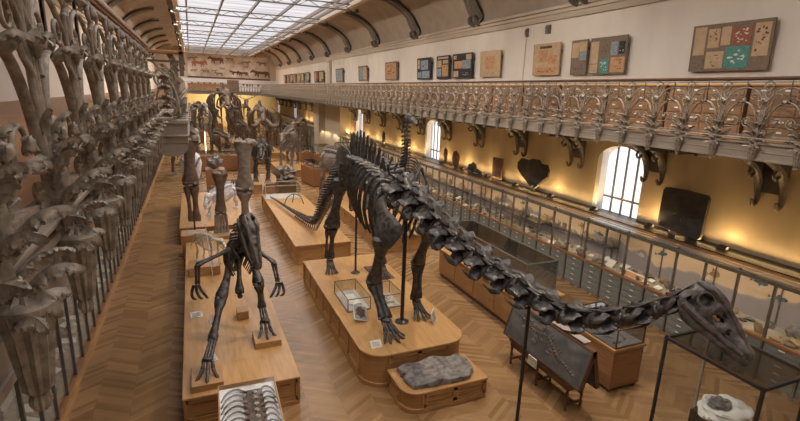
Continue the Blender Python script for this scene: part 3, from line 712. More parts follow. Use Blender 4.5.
board(11.45,12.95,6.73,7.88,'card','brown display board with small blue-grey and orange sheets, next to the largest board',
 [(.02,.24,.30,.9,'paper',0),(.02,.24,.04,.28,'paper',5),(.28,.52,.50,.85,'card',14),(.30,.55,.03,.42,'teal',10),(.58,.76,.50,.85,'bluegrey',8),(.80,.95,.52,.85,'cardblack',5),(.60,.97,.05,.44,'orange',10)])
board(13.1,13.85,6.73,7.88,'card','narrow brown display board with two tan squares, left of the board with blue-grey sheets',
 [(.05,.5,.5,.92,'paper',0),(.52,.95,.66,.94,'paper',0),(.55,.95,.42,.64,'bluegrey',5),(.1,.9,.05,.42,'card',10)])
board(14.45,15.95,6.75,7.9,'paper','tan poster with an orange square and orange text rows, right of a thin wall cable',
 [(.22,.55,.42,.80,'orange',6),(.6,.9,.35,.62,'orange',4),(.1,.9,.05,.26,'orange',14),(.25,.7,.84,.92,'ink',0)])
board(18.2,19.8,6.75,7.87,'paper','plain pale orange poster with a faded orange map, between black boards and wall cable',
 [(.25,.7,.3,.8,'orange',4),(.1,.9,.06,.2,'paper',10)])
board(20.5,22.4,6.73,7.9,'cardblack','widest black board with orange and blue-grey sheets, right one of three black boards',
 [(.05,.2,.78,.93,'paper',4),(.7,.95,.74,.94,'paper',4),(.1,.5,.40,.70,'orange',6),(.52,.92,.38,.72,'bluegrey',12),(.05,.3,.06,.30,'paper',4),(.4,.9,.1,.25,'cardblack',14)])
board(22.75,24.2,6.73,7.9,'cardblack','middle black board with a tall orange sheet, between two other black boards',
 [(.1,.9,.86,.94,'paper',0),(.45,.9,.10,.6,'orange',6),(.05,.38,.1,.45,'bluegrey',8),(.05,.4,.5,.8,'paper',4),(.5,.9,.65,.8,'paper',4)])
board(24.9,26.7,6.73,7.9,'cardblack','leftmost black board with a large grey-blue sheet at its centre',
 [(.05,.2,.5,.93,'paper',0),(.28,.8,.45,.88,'bluegrey',16),(.05,.3,.05,.35,'bluegrey',6),(.35,.9,.05,.38,'bluegrey',12)])
board(29.8,31.9,6.72,7.9,'card','brown speckled board left of the black boards on the upper right wall',[(.1,.9,.08,.92,'orange',24)])
board(35.7,37.8,6.72,7.85,'card','grey-brown board, second to the left of the black boards',[(.1,.5,.1,.9,'bluegrey',12),(.55,.9,.1,.9,'paper',10)])
board(42.2,44.5,6.7,7.85,'card','darker board beside the wall pier, third to the left of the black boards',[(.1,.9,.1,.9,'bluegrey',14)])
g='distant boards in a close row on the upper right wall'
for y in (49,51.2,55.5,58.4,60.6,63,65.2,67.5,70):
    b=board(y,y+1.9,6.7,7.85,R.choice(['card','ink','card']),'distant brown board in the close row at the far end of the upper right wall',[(.1,.45,.1,.9,R.choice(['paper','orange','bluegrey']),0),(.5,.9,.3,.9,R.choice(['red','paper','card']),0)]); b['group']=g
ts('trim_9',B(XW-.25,XW,45.9,46.9,5.3,8.7).box(XW-.35,XW,45.8,47,8.5,8.7),'cornice',smooth_=False,bevel=.02)
thing(B(-.06,.02,-.12,.12,-.16,.16).box(-.1,-.06,-.09,.09,-.1,.1),'wall_speaker','bonegrey','small grey louvred box high on the right wall, right of its smaller neighbour','box',loc=(XW-.03,15.2,8.42),smooth_=False,bevel=.01)
thing(B(-.06,.02,-.07,.07,-.16,.16).box(-.1,-.06,-.05,.05,-.1,.1),'junction_box','bonegrey','narrow grey box high on the right wall above the cable','box',loc=(XW-.03,16.45,8.42),smooth_=False,bevel=.01)
thing(MB().tube([(XW-.02,16.5,6.4),(XW-.02,16.5,8.3)],.012,6),'wall_cable','cornice','thin grey cable running down the upper right wall','cable')
# mural and far wall
def muralmat():
    m,nt,b=nm('mural_ground'); n=nt.nodes.new('ShaderNodeTexNoise'); n.inputs['Scale'].default_value=.7; n.inputs['Detail'].default_value=8; nt.links.new(tex(nt),n.inputs['Vector'])
    r=ramp(nt,n.outputs[0],[(.3,(.30,.22,.17)),(.5,(.55,.46,.37)),(.7,(.72,.63,.52))]); nt.links.new(r.outputs[0],b.inputs['Base Color']); b.inputs['Roughness'].default_value=.9; return m
MT['mural']=muralmat()
mu=empty('wall_mural','wide painted mural of running animals high on the far end wall','mural',(4,78.98,7.3))
MB().box(-4.2,7.6,-.06,0,0,3.2).build('canvas','mural',mu,smooth_=False)
MB().box(-4.2,7.6,-.10,0,-.22,0).build('lower_frame','ink',mu,smooth_=False)
def beast(L,H,mir,seed):
    rnd=random.Random(seed); P=[(0,.55),(.04,.72),(.10,.80),(.16,.98),(.20,.86),(.34,.74),(.6,.72),(.8,.76),(.93,.70),(1.04,.42),(.98,.42),(.93,.55),(1.0,.02),(.94,.02),(.86,.36),(.80,.02),(.75,.02),(.74,.40),(.45,.36),(.44,.0),(.38,.0),(.36,.36),(.27,.08),(.22,.08),(.27,.45),(.17,.60),(.06,.50)]
    return [((1-a if mir else a)*L,b*H) for a,b in P][::-1 if mir else 1]
for k,(x,z,L_,H_,mir,mt) in enumerate([(-3.6,1.35,2.2,1.1,1,'red'),(-1.4,1.9,2.3,1.2,0,'ink'),(-.6,.15,1.3,.7,0,'card'),(3.3,1.9,1.6,.8,1,'card'),(5.6,1.9,1.6,.8,0,'card'),(-4.1,2.2,1.4,.7,1,'card'),(1.1,2.4,1.2,.6,0,'card'),(1.6,.35,1.5,.8,0,'ink'),(2.6,.25,1.8,.9,0,'ink'),(4.6,.25,3.0,1.2,0,'ink'),(-2.4,.5,1.2,.6,0,'card'),(-3.8,.6,1.0,.5,1,'card'),(-.9,.7,.8,.4,1,'card'),(.2,1.1,.8,.4,0,'card'),(.5,.3,.8,.4,0,'paper'),(2.3,2.2,1.6,.6,0,'paper'),(-2.2,1.6,.8,.4,0,'card'),(3.9,1.4,.6,.6,1,'card')]):
    MB().prism(beast(L_,H_,mir,k),-.075,-.055,'y').xf(Matrix.Translation((x,0,z))).build('painted_animal',mt,mu,smooth_=False)
struct(B(XL,XW,78.9,79,5.32,7.05).build('wall_far','white',smooth_=False))
g='small pictures in a row on the white band of the far wall'
for k,x in enumerate([.3,1.2,2.0,2.8,3.5,4.3,7.6,8.1,8.5,8.9,9.8]):
    e=empty('small_picture','tiny dark picture in the row on the white band under the mural','picture',(x,78.88,6.3),0,g)
    MB().box(-.2,.2,-.02,.0,-.25,.25).build('sheet','label',e,smooth_=False); MB().blob((0,-.03,0),(.12,.01,.15),.6,3,8,6,seed=k).build('figure','ink',e)
dd=struct(B(5.2,6.9,78.8,78.9,5.32,6.95).build('door_1','card',smooth_=False)); B(6.0,6.04,78.78,78.8,5.32,6.9).build('door_seam','ink',dd,smooth_=False)
thing(B(-.3,5.0,74.0,74.5,5.33,6.25).box(-.3,5.0,73.95,74.0,6.2,6.3),'far_gallery_cabinet','redcab','long red-brown cabinet on the far cross gallery, left of the grey door','cabinet',smooth_=False)
# pier at the right
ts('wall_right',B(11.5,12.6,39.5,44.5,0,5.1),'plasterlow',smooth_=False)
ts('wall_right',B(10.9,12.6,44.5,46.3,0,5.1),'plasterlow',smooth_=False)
# ================= bones
def bone(p0,p1,rm,r0,r1,side=(1,0,0),fl=.7,bow=0,n=10):
    """long bone with swollen ends"""
    p0=Vector(p0);p1=Vector(p1);d=p1-p0;L=d.length;s=Vector(side)
    mb=MB(); ts_=[0,.03,.09,.2,.35,.5,.65,.8,.9,.97,1]
    rr=[.55*r0,.92*r0,r0,(r0+rm)*.52,rm*1.05,rm,rm*1.05,(r1+rm)*.52,r1,.92*r1,.55*r1]
    pts=[p0+d*t+s*bow*math.sin(PI*t) for t in ts_]
    mb.tube(pts,[(r,r*fl) if i not in(4,5,6) else (r,r*.85) for i,r in enumerate(rr)],n,up=s.cross(d).normalized() if s.cross(d).length>1e-3 else (0,1,0))
    q=s.normalized() if s.length else Vector((1,0,0))
    for e,r in ((p0+d*.03,r0),(p1-d*.03,r1)):
        for k in (-1,1): mb.blob(e+q*k*r*.5,(r*.5,r*.6,r*.42),.15,2,10,7,seed=k)
    return mb.jitter(rm*.12,4/max(L,.3),seed=L)
def frame(o,y,up=(0,0,1)):
    y=Vector(y).normalized(); x=y.cross(Vector(up)).normalized(); z=x.cross(y)
    m=Matrix((x,y,z)).transposed().to_4x4(); m.translation=Vector(o); return m
def vertebra(L,r,hs,tw,kind='back',seed=0,bif=0,td=0,sl=-.2):
    """local +Y forward, +Z up"""
    mb=MB(); rnd=random.Random(seed)
    h=L*.5
    n0=0
    mb.tube([(0,-h,0),(0,-h*.86,0),(0,-h*.4,0),(0,0,0),(0,h*.5,0),(0,h*.85,0),(0,h*1.04,0)],[(r*.9,r*.85),(r,r*.95),(r*.72,r*.66),(r*.6,r*.58),(r*.7,r*.66),(r*.88,r*.85),(r*.45,r*.45)],18 if kind=='neck' else 12,up=(0,0,1),sub=3 if kind=='neck' else 0)
    # arch
    mb.tube([(0,-h*.7,r*.8),(0,0,r*1.25),(0,h*.7,r*.8)],[(r*.5,r*.4),(r*.62,r*.55),(r*.5,r*.4)],8)
    z0=r*1.0
    if hs>0:
        if bif:
            for s in (-1,1): mb.tube([(0,-h*.1,z0),(s*r*.45,-h*.15,z0+hs*.5),(s*r*.85,h*.05,z0+hs)],[(r*.32,h*.6),(r*.16,h*.5),(r*.2,h*.34)],8,up=(0,1,0),sub=2)
        else:
            mb.tube([(0,0,z0),(0,hs*sl*.4,z0+hs*.5),(0,hs*sl,z0+hs*.92),(0,hs*sl,z0+hs)],[(r*.3,h*.55),(r*.16,h*.26),(r*.26,h*.32),(r*.16,h*.22)],8,up=(0,1,0),sub=2)
            for s in (-1,1): mb.tube([(s*r*.4,0,z0+.1*r),(s*r*.3,hs*sl*.5,z0+hs*.45),(s*.02,hs*sl,z0+hs*.85)],[r*.14,r*.09,r*.1],6)
    if tw>0:
        for s in (-1,1):
            a=Vector((s*r*.5,0,r*.75+ (r*.4 if kind=='back' else 0))); b=Vector((s*(r+tw)*.62,-h*.1,a.z+td*.4+ (tw*.12 if kind=='back' else 0))); c=Vector((s*(r+tw),-h*.15,a.z+td))
            mb.tube([a,b,c,c+Vector((s*.03,0,-.03))],[(h*.65,r*.34),(h*.42,r*.2),(h*.5,r*.22),(h*.2,r*.1)],8,up=(0,0,1),sub=2)
            # zygapophyses
            mb.tube([(s*r*.4,0,r*1.1),(s*r*.7,h*.7,r*1.3),(s*r*.75,h*1.25,r*1.35)],[(r*.26,r*.2),(r*.2,r*.14),(r*.24,r*.08)],7,up=(0,0,1))
            mb.tube([(s*r*.4,0,r*1.1),(s*r*.6,-h*.7,r*1.55),(s*r*.7,-h*1.1,r*1.5)],[(r*.26,r*.2),(r*.2,r*.14),(r*.24,r*.1)],7,up=(0,0,1))
    if kind=='neck':
        for s in (-1,1):
            mb.tube([(s*r*.5,h*.5,-r*.3),(s*r*1.15,h*.35,-r*1.0),(s*r*1.1,-h*.3,-r*1.25),(s*r*.95,-h*.95,-r*1.15)],[(r*.3,r*.2),(r*.3,r*.16),(r*.16,r*.1),(r*.05,r*.05)],7,up=(0,0,1),sub=2)
            mb.tube([(s*r*.3,0,0),(s*r*1.2,h*.3,-r*.55),(s*r*1.15,h*.7,-r*.8)],[(h*.5,r*.15),(h*.4,r*.2),(r*.15,r*.15)],7,sub=2)
    if kind=='neck':
        for s in (-1,1): mb.dent((s*r*.75,h*.1,0),r*.55,r*.45,(-s,0,0))
        mb.dent((0,h*1.0,0),r*.6,r*.3,(0,-1,0))
    mb.jitter(r*.13,5.5/max(r*6,.5),seed)
    return mb
def crv(pts,n):
    """n points evenly along a smooth curve plus tangents"""
    P,_=smooth([Vector(p) for p in pts],[1]*len(pts),14)
    d=[0]
    for a,b in zip(P,P[1:]): d.append(d[-1]+(b-a).length)
    out=[]
    for k in range(n):
        s=d[-1]*k/(n-1); i=0
        while i<len(d)-2 and d[i+1]<s: i+=1
        t=(s-d[i])/max(1e-6,d[i+1]-d[i]); p=P[i].lerp(P[i+1],t); a=P[max(0,i-3)]; b=P[min(len(P)-1,i+4)]
        out.append((p,(b-a).normalized()))
    return out,d[-1]
def foot(c,fwd,L,W,n,mat,root,name,claws=(1,1,1),h=.3,up0=None):
    """splayed toes from an ankle/wrist point down to the ground"""
    mb=MB(); c=Vector(c); f=Vector(fwd).normalized(); s=f.cross(Vector((0,0,1)))
    for k in range(n):
        a=(k-(n-1)/2)/max(1,(n-1)/2)
        dirv=(f*1+s*a*W).normalized(); ll=L*(1-.15*abs(a))
        b0=c+s*a*L*.16+Vector((0,0,-h*.1)); b1=c+dirv*ll*.45+Vector((0,0,-h*.55)); b2=c+dirv*ll*.75+Vector((0,0,-h*.88)); b3=c+dirv*ll*1.0+Vector((0,0,-h*1.0))
        r=L*.075
        mb.tube([b0,b0.lerp(b1,.15),b0.lerp(b1,.5),b0.lerp(b1,.88),b1],[r*.8,r*1.25,r*.75,r*1.2,r*.8],8)
        mb.tube([b1,b1.lerp(b2,.2),b1.lerp(b2,.6),b2],[r*.9,r*1.1,r*.75,r*.95],8)
        mb.tube([b2,b2.lerp(b3,.4),b3+Vector((0,0,r*.2))],[r*.95,r*.9,r*.25],8)
    mb.blob(c+Vector((0,0,-h*.05)),(L*.22,L*.2,L*.12),.3,3,12,8)
    return wp(mb,name,mat,root)
# ---------------- the long-necked skeleton
DI=empty('dinosaur_skeleton','huge dark long-necked dinosaur skeleton on the rounded oak platform, neck stretched to the lower right','skeleton',(4.1,11,.75))
def dp(mb,name,**k): return wp(mb,name,'bone',DI,**k)
neckp=[(4.14,9.35,3.74),(4.28,8.9,3.58),(4.40,8.42,3.38),(4.53,7.92,3.15),(4.68,7.3,2.93),(4.80,6.8,2.80),(4.95,6.2,2.70),(5.06,5.8,2.62),(5.20,5.25,2.56),(5.31,4.8,2.68),(5.40,4.4,2.88),(5.50,4.02,3.14),(5.575,3.72,3.42)]
nk,Ln=crv(neckp,13)
for k,(p,t) in enumerate(nk):
    q=k/12; r=.165*(1-q)**.75+.09; L=Ln/12*1.0
    dp(vertebra(L*1.02,r*.92,(.15*(1-q)+.06),(.17*(1-q)+.05),'neck',k,bif=1 if k<10 else 0,td=-.05).xf(frame(p,t)),'neck_vertebra')
backp=[(4.12,9.45,3.72),(4.1,10.2,3.9),(4.08,11,3.98),(4.08,12,4.0),(4.1,12.9,3.92)]
bk,Lb=crv(backp,14)
for k,(p,t) in enumerate(bk):
    q=k/13; hs=.28+.56*min(1,q*1.25)**1.1
    if k>9: hs=.80-.03*(k-9)
    dp(vertebra(Lb/13*.98,.14,hs,.30 if k<10 else .2,'back',30+k,bif=1 if k<4 else 0,td=.08,sl=.12).xf(frame(p,-t)),'back_vertebra')
tailp=[(4.12,13.1,3.88),(4.1,13.8,3.5),(4.06,14.6,2.95),(4.02,15.4,2.35),(4.02,16.2,1.68),(4.0,16.9,1.12),(3.93,17.5,.96),(3.8,18.4,.92),(3.62,19.8,.88),(3.45,21.2,.86),(3.22,22.8,.84)]
tl,Lt=crv(tailp,58)
for k,(p,t) in enumerate(tl):
    q=k/57; r=.125*(1-q)**1.1+.022; hs=.52*(1-q)**2.2+.03
    m=vertebra(Lt/57*.95,r,hs,.22*(1-q)**2.5,'tail',60+k,sl=-.35)
    if k<38:
        hc=.42*(1-q)**1.8+.05; m.tube([(0,-.05,-r*.8),(0,-.10,-r-hc*.5),(0,-.2,-r-hc)],[(.02,.035),(.015,.03),(.02,.05)],6,up=(0,1,0))
    dp(m.xf(frame(p,-t)),'tail_vertebra')
for k in range(10):
    p,t=bk[k]; q=k/9; D=(1.25-.5*abs(q-.35)) if k<9 else .7
    for s in (-1,1):
        w=.40+.16*math.sin(PI*min(1,q+.15)); yb=.10+.28*q
        pts=[p+Vector((s*.14,0,.12)),p+Vector((s*(w*.72),.03,.13)),p+Vector((s*w,yb*.3,-.12)),p+Vector((s*w*1.08,yb*.6,-D*.45)),p+Vector((s*w*.92,yb*.9,-D*.8)),p+Vector((s*w*.72,yb,-D))]
        dp(MB().tube(pts,[(.045,.03),(.05,.03),(.05,.025),(.045,.022),(.04,.022),(.03,.022)],8,up=(0,1,0),sub=4),'rib')
for s in (-1,1):
    X=.50
    # shoulder blade: a broad curved plate
    sx=4.16+s*.50
    mb=MB()
    rings=[]
    pl=[((sx-s*.12,8.72,2.88),.24),((sx,8.80,3.0),.34),((sx+s*.04,8.98,3.16),.30),((sx+s*.02,9.25,3.42),.15),((sx-s*.04,9.6,3.72),.14),((sx-s*.12,9.95,3.98),.20),((sx-s*.16,10.05,4.05),.12)]
    mb.tube([a for a,b in pl],[(.05,b) for a,b in pl],12,up=(-s*.77,-.42,.42),sub=4)
    dp(mb.jitter(.02,3),'shoulder_blade')
dp(bone((3.60,9.02,2.86),(3.50,9.28,1.76),.12,.25,.20,(1,.2,0)),'upper_arm_bone')
dp(bone((4.72,9.0,3.0),(4.64,9.42,2.05),.115,.23,.19,(1,.2,0)),'upper_arm_bone')
for (e,wv) in (((3.50,9.26,1.74),(3.60,8.75,1.12)),((4.65,9.40,2.02),(4.63,9.38,1.16))):
    e=Vector(e);wv=Vector(wv)
    dp(bone(e+Vector((-.06,.0,0)),wv+Vector((-.06,0,0)),.06,.12,.11,(1,0,0)),'forearm_bone')
    dp(bone(e+Vector((.07,.05,.03)),wv+Vector((.06,.02,0)),.07,.14,.11,(1,0,0)),'forearm_bone')
foot((3.60,8.74,1.10),(.30,-1,0),.52,.85,5,'bone',DI,'forefoot',h=.34)
foot((4.63,9.38,1.14),(.15,-1,0),.46,.8,5,'bone',DI,'forefoot',h=.37)
dp(bone((3.76,12.65,3.50),(3.50,12.85,2.06),.13,.26,.25,(1,.1,0),.75),'thigh_bone')
dp(bone((4.46,12.4,3.45),(4.62,12.05,2.15),.125,.25,.24,(1,.1,0),.75),'thigh_bone')
for (e,wv) in (((3.50,12.85,2.04),(3.44,12.85,1.12)),((4.62,12.02,2.12),(4.76,12.0,1.10))):
    e=Vector(e);wv=Vector(wv)
    dp(bone(e+Vector((.05,.0,0)),wv+Vector((.04,0,0)),.065,.15,.12,(1,0,0)),'shin_bone')
    dp(bone(e+Vector((-.12,.02,-.03)),wv+Vector((-.10,0,0)),.035,.07,.06,(1,0,0)),'shin_bone')
foot((3.44,12.82,1.10),(-.05,-1,0),.44,.6,5,'bone',DI,'hind_foot',h=.34)
foot((4.76,11.98,1.10),(.05,-1,0),.42,.6,5,'bone',DI,'hind_foot',h=.34)
for s in (-1,1):
    mb=MB(); cx=4.10+s*.30
    P=[(cx,12.05,3.98,.10),(cx,12.25,4.12,.26),(cx+s*.03,12.6,4.10,.36),(cx+s*.02,13.0,4.02,.30),(cx,13.3,3.85,.14)]
    mb.tube([a[:3] for a in P],[(.05,a[3]) for a in P],14,up=(0,0,1),sub=4); mb.tube([(cx,12.6,3.95),(cx+s*.04,12.62,3.55)],[.16,.14],10)
    # orient plates: width along z
    dp(mb.jitter(.015,3),'hip_blade')
    dp(bone((cx,12.5,3.55),(cx-s*.1,12.0,2.75),.06,.14,.13,(1,0,0)),'pubis_bone')
    dp(bone((cx,12.85,3.5),(cx-s*.12,13.55,2.75),.045,.12,.08,(1,0,0)),'ischium_bone')
# skull
def skull_diplo():
    """axis along +Y from the neck (0) to the snout (1)"""
    mb=MB(); rings=[]; n=60; m=76; L=.86
    for i in range(m+1):
        t=i/m
        w=.13+.075*math.sin(PI*min(1,t*1.4))-.05*max(0,t-.35)/.65+.045*math.exp(-((t-.92)/.12)**2)
        top=.17+.09*math.exp(-((t-.22)/.22)**2)-.20*max(0,t-.34)/.66
        bot=-.13+.02*t-.02*math.exp(-((t-.9)/.1)**2)
        if t<.06: w*=.5+.5*t/.06; top*=.6+.4*t/.06; bot*=.6+.4*t/.06
        if t>.95: k=1-((t-.95)/.05)**2*.55; w*=k; top=(top-bot)*.5+bot+(top-bot)*.5*k
        cz=(top+bot)/2;hz=(top-bot)/2
        rings.append([Vector((math.copysign(abs(math.cos(a))**.8,math.cos(a))*w,t*L,cz+math.copysign(abs(math.sin(a))**.85,math.sin(a))*hz)) for a in [2*PI*j/n for j in range(n)]])
    mb.loft(rings)
    for s in (-1,1):
        mb.dent((s*.195,.20,.09),.10,.13,(-s,0,-.1))   # orbit
        mb.dent((s*.17,.40,.03),.085,.08,(-s,0,0))      # antorbital opening
        mb.dent((s*.18,.12,-.05),.07,.07,(-s,0,0))
        mb.dent((s*.15,.55,-.02),.04,.04,(-s,0,0))
    mb.dent((0,.27,.26),.06,.07,(0,0,-1))               # nostril high on the brow
    for s in (-1,1): mb.tube([(s*.11,.04,.20),(s*.17,.16,.22),(s*.16,.30,.20),(s*.10,.45,.15),(s*.07,.7,.03)],[.02,.035,.03,.022,.015],8,sub=3); mb.tube([(s*.19,.08,-.09),(s*.19,.3,-.12),(s*.15,.55,-.12),(s*.14,.78,-.12)],[.025,.03,.022,.02],8,sub=3)
    for s in (-1,1):
        mb.cut((s*.2,.20,.09),(.1,.07,.07)); mb.cut((s*.19,.41,.02),(.1,.075,.045)); mb.cut((s*.2,.08,-.03),(.1,.03,.06)); mb.cut((s*.16,.56,-.03),(.06,.03,.02))
    mb.cut((0,.30,.25),(.04,.05,.07))
    mb.jitter(.018,13)
    return mb
def add_skull(root,m4,mat='bone'):
    k=skull_diplo().xf(m4); ko=wp(k,'cranium',mat,root); md=ko.modifiers.new('wall','SOLIDIFY'); md.thickness=.018
    j=MB()
    for s in (-1,1):
        j.tube([(s*.16,.04,-.08),(s*.16,.20,-.17),(s*.14,.45,-.17),(s*.125,.65,-.165),(s*.115,.78,-.165),(s*.04,.86,-.16)],[(.025,.045),(.025,.07),(.025,.055),(.03,.05),(.04,.05),(.04,.05)],10,sub=4)
    wp(j.jitter(.006,12).xf(m4),'lower_jaw',mat,root)
    t=MB()
    for i in range(9):
        a=-1+2*i/8; t.tube([(a*.12,.82-.03*a*a+.02,-.11),(a*.12,.84-.03*a*a+.02,-.18)],[.012,.006],6)
    wp(t.xf(m4),'teeth','bonegrey',root)
    for s in (-1,1):
        o=MB(); o.tube([(s*.185,.20+.08*math.cos(a),.09+.085*math.sin(a)) for a in [2*PI*i/14 for i in range(15)]],[.014]*15,6,up=(1,0,0))
        wp(o.xf(m4),'eye_socket_rim',mat,root)
sk0=Vector((5.56,3.66,3.52)); sk1=Vector((5.86,2.95,3.08))
add_skull(DI,frame(sk0+Vector((0,0,.05)),sk1-sk0,(0,0,1))@Matrix.Rotation(-.45,4,'Y')@Matrix.Diagonal((1.0,1.12,1.08,1)),'skullbone')
g='black iron poles holding up the long-necked skeleton'
def pole(label,x,y,z0,z1,r=.03,base=.13):
    e=empty('support_pole',label,'pole',(x,y,z0),0,None)
    MB().lathe([(r,0),(r,z1-z0)],10).build('pole','black',e); MB().lathe([(base,0),(base,.02),(base*.7,.04),(r,.06)],20).build('base_plate','black',e)
    MB().tube([(-.12,0,z1-z0-.02),(-.08,0,z1-z0-.06),(.08,0,z1-z0-.06),(.12,0,z1-z0-.02)],.02,6).build('fork','black',e)
pole('black iron pole under the middle of the dinosaur neck, standing on the parquet floor',5.06,5.9,0,2.50,.032)
pole('black iron pole with a round foot between the front legs on the oak platform',4.17,9.15,.75,3.62,.045,.16)
pole('thin black iron pole under the belly near the hind legs',4.10,12.4,.75,3.86,.03,.13)

# ---------------- flesh-eating dinosaur
AL=empty('predator_skeleton','black skeleton of a meat-eating dinosaur walking towards the camera on the left oak platform','skeleton',(.8,9.8,.6))
def ap(mb,name,mat='bone'): return wp(mb,name,mat,AL)
sp,Ls=crv([(.86,9.55,3.22),(.84,9.8,3.02),(.80,10.1,2.72),(.78,10.5,2.45),(.78,11.0,2.30),(.78,11.5,2.15),(.75,12.1,1.85),(.72,12.7,1.5),(.7,13.4,1.2),(.66,14.2,1.0),(.62,15.0,.85)],40)
for k,(p,t) in enumerate(sp):
    q=k/39; r=.095*(1-abs(q-.25))**1.6+.02
    m=vertebra(Ls/39*.95,r,.20*(1-q)+.03,.14*(1-q),'neck' if k<6 else 'back',200+k,td=0)
    if k>14: m.tube([(0,-.02,-r),(0,-.12,-r-.26*(1-q))],[.02,.02],5)
    ap(m.xf(frame(p,-t)),'spine_vertebra')
for k in range(5,15):
    p,t=sp[k]; q=(k-5)/9
    for s in (-1,1):
        w=.20+.10*math.sin(PI*min(1,q+.2)); D=.75-.25*q
        dn_=(Vector((0,0,-1))+t*0.15).normalized()
        ap(MB().tube([p+Vector((s*.06,0,.03)),p+Vector((s*w,0,-.06)),p+Vector((s*w*1.1,0,0))+dn_*D*.5,p+Vector((s*w*.6,0,0))+dn_*D],[.022,.022,.018,.012],6,sub=4),'rib')
def skull_allo():
    mb=MB(); rings=[]; n=60; m=76; L=.98
    for i in range(m+1):
        t=i/m
        w=.175-.05*t*1.2-.07*max(0,t-.45); top=.20+.05*math.exp(-((t-.25)/.1)**2)-.16*max(0,t-.4)/.6; bot=-.13+.03*t
        if t<.05: w*=.8
        if t>.93: k=1-((t-.93)/.07)**2*.7; w*=k; top*=k
        cz=(top+bot)/2;hz=(top-bot)/2
        rings.append([Vector((math.copysign(abs(math.cos(a))**.75,math.cos(a))*w,t*L,cz+math.copysign(abs(math.sin(a))**.8,math.sin(a))*hz)) for a in [2*PI*j/n for j in range(n)]])
    mb.loft(rings)
    for s in (-1,1):
        mb.dent((s*.15,.22,.07),.09,.13,(-s,0,0)); mb.dent((s*.145,.46,.02),.13,.10,(-s,0,0)); mb.dent((s*.12,.82,.04),.045,.05,(-s,0,0)); mb.dent((s*.15,.08,.0),.07,.1,(-s,0,0))
    mb.dent((0,.02,.06),.1,.08,(0,1,0)); mb.dent((0,.40,.2),.06,.03,(0,0,-1)); mb.dent((0,.62,.14),.06,.03,(0,0,-1))
    for s in (-1,1):
        mb.tube([(s*.09,.05,.22),(s*.12,.22,.27),(s*.10,.40,.21),(s*.07,.65,.15),(s*.04,.9,.08)],[.02,.032,.022,.018,.014],8,sub=3); mb.tube([(s*.165,.02,-.05),(s*.17,.25,-.09),(s*.14,.6,-.09),(s*.09,.9,-.08)],[.02,.02,.018,.015],8,sub=3)
    for s in (-1,1):
        mb.cut((s*.16,.21,.07),(.12,.055,.075)); mb.cut((s*.15,.45,.03),(.12,.12,.065)); mb.cut((s*.16,.07,-.02),(.12,.04,.07)); mb.cut((s*.11,.82,.03),(.06,.045,.03)); mb.cut((s*.07,.13,.25),(.035,.05,.09))
    mb.jitter(.02,11); return mb
ma_=frame((.85,9.62,3.40),(.17,-.62,-.95),(0,0,1))@Matrix.Diagonal((.82,1.12,.82,1))
ko=ap(skull_allo().xf(ma_),'cranium','skullbone'); md=ko.modifiers.new('wall','SOLIDIFY'); md.thickness=.018
j=MB()
for s in (-1,1):
    j.tube([(s*.15,.02,-.12),(s*.15,.2,-.26),(s*.12,.5,-.26),(s*.09,.8,-.22),(s*.03,.95,-.2)],[(.03,.06),(.03,.08),(.03,.07),(.03,.05),(.03,.04)],10,sub=4)
    j.tube([(s*.13,.20,.22),(s*.16,.25,.27),(s*.13,.31,.23)],[.03,.035,.02],8)
ap(j.xf(ma_),'lower_jaw')
t_=MB()
for s in (-1,1):
    for i in range(12):
        y=.30+.055*i; w=.13-.05*max(0,(y-.5))*1.2
        t_.tube([(s*w,y,-.10),(s*w,y+.0,-.17)],[.012,.003],6)
ap(t_.xf(ma_),'teeth','bonepale')
# arms
for s,(sh,el,wr) in ((-1,((.58,10.0,2.62),(-.12,9.75,2.42),(-.14,9.6,2.08))),(1,((1.08,9.95,2.55),(1.42,9.75,2.30),(1.47,9.6,1.92)))):
    sh,el,wr=map(Vector,(sh,el,wr))
    ap(MB().tube([(sh.x-s*.2,10.4,2.75),(sh.x-s*.08,10.2,2.72),sh,(sh.x-s*.12,9.85,2.45)],[(.03,.06),(.03,.05),(.04,.1),(.03,.07)],8,sub=3),'shoulder_blade')
    ap(bone(sh,el,.045,.085,.075,(0,1,0)),'upper_arm_bone')
    ap(bone(el,wr,.028,.055,.045,(0,1,0)),'forearm_bone'); ap(bone(el+Vector((-s*.06,0,0)),wr+Vector((-s*.05,0,0)),.024,.045,.04,(0,1,0)),'forearm_bone')
    h=MB()
    for i in range(3):
        a=(i-1)*.09; h.tube([wr+Vector((a*.5,0,-.02)),wr+Vector((a*.9,-.03,-.12)),wr+Vector((a*1.3-s*.03,-.09,-.21)),wr+Vector((a*1.3-s*.07,-.10,-.27)),wr+Vector((a*1.2-s*.11,-.05,-.30))],[.032,.030,.028,.024,.005],7,sub=3)
    ap(h,'hand')
